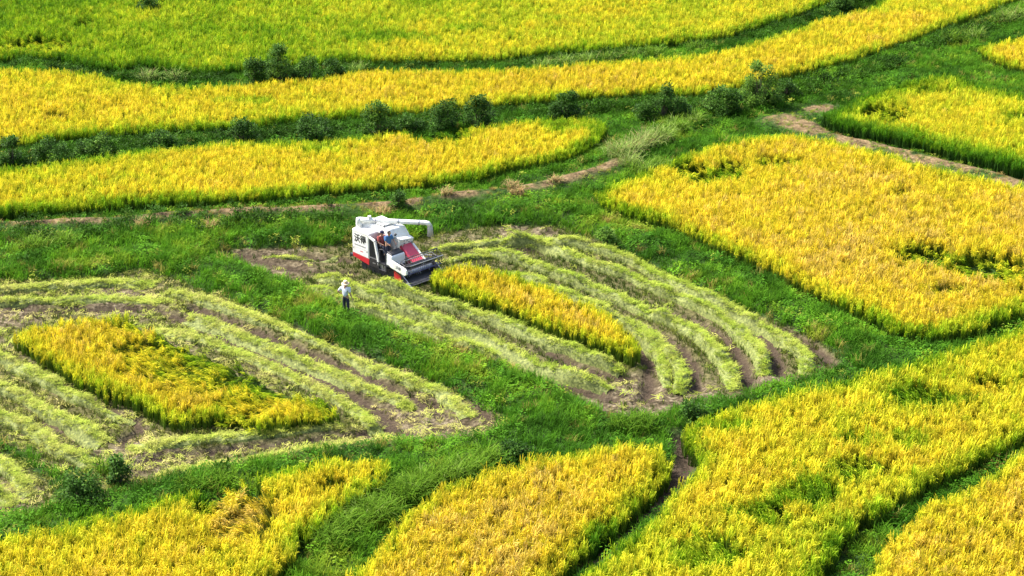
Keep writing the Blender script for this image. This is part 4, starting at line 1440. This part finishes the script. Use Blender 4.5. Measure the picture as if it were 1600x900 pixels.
S = Solid().box(2.30, 2.44, -1.15, 1.15, 0.185, 0.20)
for i in range(30):
    yy = -1.11 + i * 0.0765
    S.hexa([(2.42, yy - 0.022, 0.18), (2.54, yy - 0.006, 0.185), (2.54, yy + 0.006, 0.185), (2.42, yy + 0.022, 0.18), (2.42, yy - 0.022, 0.20), (2.54, yy - 0.006, 0.19), (2.54, yy + 0.006, 0.19), (2.42, yy + 0.022, 0.20)])
S.build('cutter_bar', M_STEEL, he)
# white drive cover on the near end
cv = Solid().prism([(1.22, 1.08), (1.34, 0.98), (2.40, 0.82), (2.56, 0.92), (2.54, 1.14), (2.40, 1.22), (1.40, 1.40), (1.24, 1.30)], -1.30, -1.20).bevel(0.03).build('drive_cover', M_WHITE, hv)
lettering('沃得', 0.20, M_MARK, cv, 'lettering', (1.93, -1.303, 1.11), 0.004).rotation_euler = (math.pi / 2, math.radians(9), 0)
# reel
RC = Vector((2.28, 0, 1.24))
re = Solid().rod((RC.x, -1.10, RC.z), (RC.x, 1.10, RC.z), 0.04, k=8).build('reel', M_DARK, hv)
for sy in (-1.08, 1.08):
    S = Solid()
    tips = []
    for i in range(5):
        t = 0.35 + 6.28319 * i / 5
        tp = Vector((RC.x + 0.43 * math.cos(t), sy, RC.z + 0.43 * math.sin(t)))
        tips.append(tp)
        S.rod((RC.x, sy, RC.z), tp, 0.022, k=6)
    for i in range(5):
        S.rod(tips[i], tips[(i + 1) % 5], 0.016, k=5)
    S.build('spider', M_DARK, re)
for i in range(5):
    t = 0.35 + 6.28319 * i / 5
    bx, bz = RC.x + 0.43 * math.cos(t), RC.z + 0.43 * math.sin(t)
    b_ = Solid().rod((bx, -1.14, bz), (bx, 1.14, bz), 0.026, k=6).build('bar', M_STEEL if i in (0, 2) else (M_BLUE if i == 4 else M_DARK), re)
    S = Solid()
    for q in range(15):
        yy = -1.05 + q * 0.15
        S.rod((bx, yy, bz), (bx - 0.05, yy, bz - 0.20), 0.007, k=4)
    S.build('tines', M_DARK, b_)
Solid().rod((0.95, -0.98, 1.02), (2.28, -1.18, 1.24), 0.035, k=6).build('reel_arm', M_DARK, hv)
Solid().rod((1.10, 0.98, 1.02), (2.28, 1.18, 1.24), 0.035, k=6).rod((1.10, 0.60, 1.0), (1.10, 1.0, 1.03), 0.035, k=6).build('reel_arm', M_DARK, hv)


# ------------------------------------------------------------------ people
M_SKIN = solid('skin', (0.42, 0.23, 0.15), 0.55)
M_HAIR = solid('black_hair', (0.012, 0.011, 0.011), 0.5)
M_SHIRTW = solid('white_shirt', (0.58, 0.62, 0.70), 0.8, 0, 0.15, (0.5, 0.5, 0.55))
M_SHIRTB = solid('blue_shirt', (0.055, 0.16, 0.36), 0.8, 0, 0.35, (0.03, 0.08, 0.2), 9)
M_SHIRTP = solid('faded_red_shirt', (0.30, 0.055, 0.05), 0.8)
M_NAVY = solid('navy_cloth', (0.012, 0.014, 0.055), 0.85)
M_TROU = solid('dark_trousers', (0.018, 0.022, 0.045), 0.85)
M_HATS = solid('straw_hat', (0.72, 0.58, 0.36), 0.8, 0, 0.4, (0.5, 0.36, 0.2), 14)
M_SHOE = solid('dark_boot', (0.02, 0.02, 0.02), 0.6)
M_EYE = solid('dark_eye', (0.01, 0.008, 0.008), 0.3)


def skin_mesh(name, verts, edges, radii, mat, sub=1):
    me = bpy.data.meshes.new(name)
    me.from_pydata([tuple(v) for v in verts], edges, [])
    o = bpy.data.objects.new(name, me)
    COL.objects.link(o)
    sk = o.modifiers.new('skin', 'SKIN')
    for i, r in enumerate(radii):
        me.skin_vertices[0].data[i].radius = (r, r) if not isinstance(r, tuple) else r
    me.skin_vertices[0].data[0].use_root = True
    sb = o.modifiers.new('sub', 'SUBSURF')
    sb.levels = sub
    sb.render_levels = sub
    bpy.context.view_layer.update()
    m2 = bpy.data.meshes.new_from_object(o.evaluated_get(bpy.context.evaluated_depsgraph_get()))
    bpy.data.objects.remove(o)
    m2.materials.clear()
    m2.materials.append(mat)
    for p_ in m2.polygons:
        p_.use_smooth = True
    return m2


def join(meshes, name):
    bm = bmesh.new()
    for m_ in meshes:
        bm.from_mesh(m_)
    me = bpy.data.meshes.new(name)
    bm.to_mesh(me)
    bm.free()
    me.materials.append(meshes[0].materials[0])
    for p_ in me.polygons:
        p_.use_smooth = True
    return me


def person(loc, rotz, J, label, shirt, trousers, group=None, hair=True):
    """J: joints in the person's own frame (faces +x, left is +y)"""
    root = bpy.data.objects.new('person', None)
    COL.objects.link(root)
    root.location = loc
    root.rotation_euler = (0, 0, rotz)
    root['label'] = label
    root['category'] = 'person'
    if group:
        root['group'] = group

    def child(name, me, par=root):
        o = bpy.data.objects.new(name, me)
        COL.objects.link(o)
        o.parent = par
        return o
    V = {k: Vector(v) for k, v in J.items()}
    names = ['pelvis', 'waist', 'chest', 'neck', 'head0', 'head1', 'shl', 'ell', 'wrl', 'shr', 'elr', 'wrr', 'hil', 'knl', 'anl', 'tol', 'hir', 'knr', 'anr', 'tor']
    rad = dict(pelvis=(0.15, 0.11), waist=(0.13, 0.10), chest=(0.155, 0.11), neck=0.055, head0=0.075, head1=0.085, shl=0.065, ell=0.042, wrl=0.030, shr=0.065, elr=0.042, wrr=0.030,
               hil=0.088, knl=0.058, anl=0.042, tol=0.035, hir=0.088, knr=0.058, anr=0.042, tor=0.035)
    E = [('pelvis', 'waist'), ('waist', 'chest'), ('chest', 'neck'), ('neck', 'head0'), ('head0', 'head1'), ('chest', 'shl'), ('shl', 'ell'), ('ell', 'wrl'), ('chest', 'shr'), ('shr', 'elr'), ('elr', 'wrr'),
         ('pelvis', 'hil'), ('hil', 'knl'), ('knl', 'anl'), ('anl', 'tol'), ('pelvis', 'hir'), ('hir', 'knr'), ('knr', 'anr'), ('anr', 'tor')]
    ix = {n_: i for i, n_ in enumerate(names)}
    bodym = [skin_mesh('body', [V[n_] for n_ in names], [(ix[a], ix[b]) for a, b in E], [rad[n_] for n_ in names], M_SKIN, 2)]
    hc = (V['head0'] + V['head1']) * 0.5
    hb = bmesh.new()
    bmesh.ops.create_uvsphere(hb, u_segments=14, v_segments=10, radius=0.105, matrix=Matrix.Translation(hc + Vector((0.005, 0, 0.01))) @ Matrix.Diagonal((0.92, 0.76, 1.12, 1)))
    bmesh.ops.create_cone(hb, segments=5, radius1=0.020, radius2=0.006, depth=0.045, cap_ends=True, matrix=Matrix.Translation(hc + Vector((0.10, 0, -0.005))) @ Matrix.Rotation(math.radians(70), 4, 'Y'))
    for s_ in (-1, 1):
        bmesh.ops.create_uvsphere(hb, u_segments=6, v_segments=4, radius=0.028, matrix=Matrix.Translation(hc + Vector((-0.005, 0.082 * s_, 0))) @ Matrix.Diagonal((0.7, 0.35, 1.1, 1)))
    hm = bpy.data.meshes.new('head')
    hb.to_mesh(hm)
    hb.free()
    hm.materials.append(M_SKIN)
    bodym.append(hm)
    for sd_, w, e in (('l', 'wrl', 'ell'), ('r', 'wrr', 'elr')):
        d = (V[w] - V[e]).normalized()
        u = Vector((1, 0, 0)) - d * d.x
        if u.length < 0.2:
            u = Vector((0, 0, 1)) - d * d.z
        u.normalize()
        nrm = d.cross(u)
        bodym.append(skin_mesh('palm', [V[w] - d * 0.02, V[w] + d * 0.04, V[w] + d * 0.085], [(0, 1), (1, 2)], [(0.028, 0.022), (0.040, 0.018), (0.042, 0.016)], M_SKIN, 1))
        for q, (o_, L) in enumerate(((-0.030, 0.062), (-0.010, 0.078), (0.010, 0.084), (0.030, 0.076))):
            a_ = V[w] + d * 0.075 + u * o_
            b2 = a_ + d * L * 0.5 + nrm * 0.008
            c2 = b2 + d * L * 0.42 + nrm * 0.025
            bodym.append(skin_mesh('finger', [a_, b2, c2], [(0, 1), (1, 2)], [0.009, 0.009, 0.007], M_SKIN, 1))
        a_ = V[w] + d * 0.03 + u * 0.03
        bodym.append(skin_mesh('thumb', [a_, a_ + u * 0.03 + d * 0.025, a_ + u * 0.04 + d * 0.06], [(0, 1), (1, 2)], [0.011, 0.010, 0.008], M_SKIN, 1))
    bo = child('body', join(bodym, 'body'))
    for s_ in (-1, 1):
        eb = bmesh.new()
        bmesh.ops.create_uvsphere(eb, u_segments=6, v_segments=4, radius=0.012, matrix=Matrix.Translation(hc + Vector((0.092, 0.034 * s_, 0.022))))
        em = bpy.data.meshes.new('eye')
        eb.to_mesh(em)
        eb.free()
        em.materials.append(M_EYE)
        child('eye', em, bo)
    mb = bmesh.new()
    bmesh.ops.create_cube(mb, size=1, matrix=Matrix.Translation(hc + Vector((0.088, 0, -0.050))) @ Matrix.Diagonal((0.012, 0.045, 0.009, 1)))
    mm = bpy.data.meshes.new('mouth')
    mb.to_mesh(mm)
    mb.free()
    mm.materials.append(M_SHIRTP)
    child('mouth', mm, bo)
    # shirt: torso and sleeves, a little larger than the body
    sl, sr = V['shl'].lerp(V['ell'], 0.85), V['shr'].lerp(V['elr'], 0.85)
    sv = [V['pelvis'] + Vector((0, 0, -0.02)), V['waist'], V['chest'], V['chest'].lerp(V['neck'], 0.75), V['shl'], sl, V['shr'], sr]
    child('shirt', skin_mesh('shirt', sv, [(0, 1), (1, 2), (2, 3), (2, 4), (4, 5), (2, 6), (6, 7)], [(0.178, 0.135), (0.165, 0.128), (0.185, 0.132), 0.075, 0.088, 0.068, 0.088, 0.068], shirt, 2))
    tv = [V['pelvis'], V['hil'], V['knl'], V['anl'] + Vector((0, 0, 0.03)), V['hir'], V['knr'], V['anr'] + Vector((0, 0, 0.03)), V['waist'].lerp(V['pelvis'], 0.6)]
    child('trousers', skin_mesh('trousers', tv, [(0, 1), (1, 2), (2, 3), (0, 4), (4, 5), (5, 6), (0, 7)], [(0.165, 0.122), 0.105, 0.078, 0.066, 0.105, 0.078, 0.066, (0.150, 0.118)], trousers, 2))
    for s_ in 'lr':
        child('boot', skin_mesh('boot', [V['an' + s_] + Vector((0, 0, 0.10)), V['an' + s_] + Vector((-0.015, 0, -0.02)), V['to' + s_]], [(0, 1), (1, 2)], [0.055, 0.055, 0.048], M_SHOE, 1))
    if hair:
        gb = bmesh.new()
        bmesh.ops.create_uvsphere(gb, u_segments=14, v_segments=10, radius=0.112, matrix=Matrix.Translation(hc + Vector((-0.016, 0, 0.028))) @ Matrix.Diagonal((0.92, 0.82, 1.05, 1)))
        gm = bpy.data.meshes.new('hair')
        gb.to_mesh(gm)
        gb.free()
        for v_ in gm.vertices:       # hairline: hair recedes above the face
            rel = v_.co - hc
            if rel.x > 0.035 and rel.z < 0.055:
                v_.co.x = hc.x + 0.03
        gm.materials.append(M_HAIR)
        for p_ in gm.polygons:
            p_.use_smooth = True
        child('hair', gm)
    return root, hc, child


def lathe(name, prof, mat, c, k=24, tilt=(0, 0, 0)):
    vs, fs = [], []
    for r_, z_ in prof:
        for i in range(k):
            t = 6.28319 * i / k
            vs.append((r_ * math.cos(t), r_ * math.sin(t), z_))
    for a in range(len(prof) - 1):
        for i in range(k):
            j = (i + 1) % k
            fs.append((a * k + i, a * k + j, (a + 1) * k + j, (a + 1) * k + i))
    me = bpy.data.meshes.new(name)
    me.from_pydata(vs, [], fs)
    me.transform(Matrix.Translation(c) @ Euler(tilt).to_matrix().to_4x4())
    me.materials.append(mat)
    for p_ in me.polygons:
        p_.use_smooth = True
    return me


STAND = dict(pelvis=(0, 0, 0.93), waist=(0, 0, 1.08), chest=(0, 0, 1.30), neck=(0.01, 0, 1.46), head0=(0.025, 0, 1.53), head1=(0.03, 0, 1.62),
             shl=(0, 0.185, 1.38), ell=(-0.03, 0.27, 1.12), wrl=(0.08, 0.26, 0.90), shr=(0, -0.185, 1.38), elr=(-0.02, -0.25, 1.11), wrr=(0.06, -0.27, 0.87),
             hil=(0, 0.095, 0.88), knl=(0.03, 0.11, 0.49), anl=(-0.01, 0.12, 0.09), tol=(0.14, 0.13, 0.04), hir=(0, -0.095, 0.88), knr=(0.03, -0.11, 0.49), anr=(-0.01, -0.12, 0.09), tor=(0.14, -0.13, 0.04))
# farmer watching from the grass, back to the camera, one hand on the hip
F = dict(STAND)
F.update(ell=(-0.10, 0.40, 1.14), wrl=(0.06, 0.24, 1.00), elr=(-0.02, -0.28, 1.12), wrr=(0.05, -0.33, 0.88), knl=(0.05, 0.12, 0.49), anl=(0.05, 0.14, 0.09), tol=(0.20, 0.15, 0.04))
fl = spot(541, 490, 0.12)
fl.z = zat(fl.x, fl.y) - 0.02
root, hc, child = person(fl, math.radians(62), F, 'farmer in white shirt, dark trousers and straw hat standing by the straw rows', M_SHIRTW, M_TROU)
hat = child('straw_hat', lathe('straw_hat', [(0.20, -0.03), (0.195, -0.02), (0.15, 0.0), (0.112, 0.02), (0.105, 0.085), (0.085, 0.125), (0.04, 0.138), (0.0, 0.14)], M_HATS, hc + Vector((-0.01, 0, 0.055)), 26, (0.03, -0.10, 0)))
child('hat_band', lathe('hat_band', [(0.117, 0.020), (0.115, 0.05)], M_SHIRTP, hc + Vector((-0.01, 0, 0.055)), 26, (0.03, -0.10, 0)), hat)

HM = Matrix.Translation(HO) @ Matrix.Rotation(HEAD, 4, 'Z')
# driver standing at the console
D = dict(STAND)
D.update(chest=(0.05, 0, 1.29), neck=(0.08, 0, 1.44), head0=(0.11, 0, 1.51), head1=(0.125, 0, 1.60), waist=(0.01, 0, 1.07), shl=(0.05, 0.185, 1.37), shr=(0.05, -0.185, 1.37),
         ell=(0.16, 0.26, 1.13), wrl=(0.36, 0.20, 1.03), elr=(0.14, -0.28, 1.13), wrr=(0.34, -0.22, 1.03))
person(HM @ Vector((0.28, -0.50, 0.86)), HEAD, D, 'dark-haired driver in blue shirt standing at the harvester console', M_SHIRTB, M_TROU, 'crew riding the harvester')
# mate sitting behind him on the seat
Q = dict(pelvis=(0, 0, 0.13), waist=(0, 0, 0.28), chest=(0.02, 0, 0.50), neck=(0.05, 0, 0.66), head0=(0.075, 0, 0.73), head1=(0.085, 0, 0.82),
         shl=(0.02, 0.18, 0.58), ell=(0.10, 0.25, 0.33), wrl=(0.30, 0.16, 0.26), shr=(0.02, -0.18, 0.58), elr=(0.08, -0.26, 0.33), wrr=(0.28, -0.18, 0.26),
         hil=(0.05, 0.10, 0.11), knl=(0.40, 0.13, 0.13), anl=(0.40, 0.14, -0.26), tol=(0.52, 0.15, -0.32), hir=(0.05, -0.10, 0.11), knr=(0.40, -0.15, 0.13), anr=(0.38, -0.16, -0.26), tor=(0.50, -0.17, -0.32))
root, hc, child = person(HM @ Vector((-0.22, -0.52, 1.50)), HEAD, Q, 'passenger in navy cap and faded red shirt seated behind the driver', M_SHIRTP, M_TROU, 'crew riding the harvester')
cap = child('cap', lathe('cap', [(0.112, 0.0), (0.110, 0.04), (0.085, 0.085), (0.04, 0.105), (0.0, 0.108)], M_NAVY, hc + Vector((-0.005, 0, 0.05)), 16))
Bq = Solid().hexa([(hc.x + 0.07, -0.075, hc.z + 0.045), (hc.x + 0.19, -0.05, hc.z + 0.03), (hc.x + 0.19, 0.05, hc.z + 0.03), (hc.x + 0.07, 0.075, hc.z + 0.045),
                   (hc.x + 0.07, -0.075, hc.z + 0.058), (hc.x + 0.19, -0.05, hc.z + 0.042), (hc.x + 0.19, 0.05, hc.z + 0.042), (hc.x + 0.07, 0.075, hc.z + 0.058)])
Bq.build('cap_peak', M_NAVY, cap)
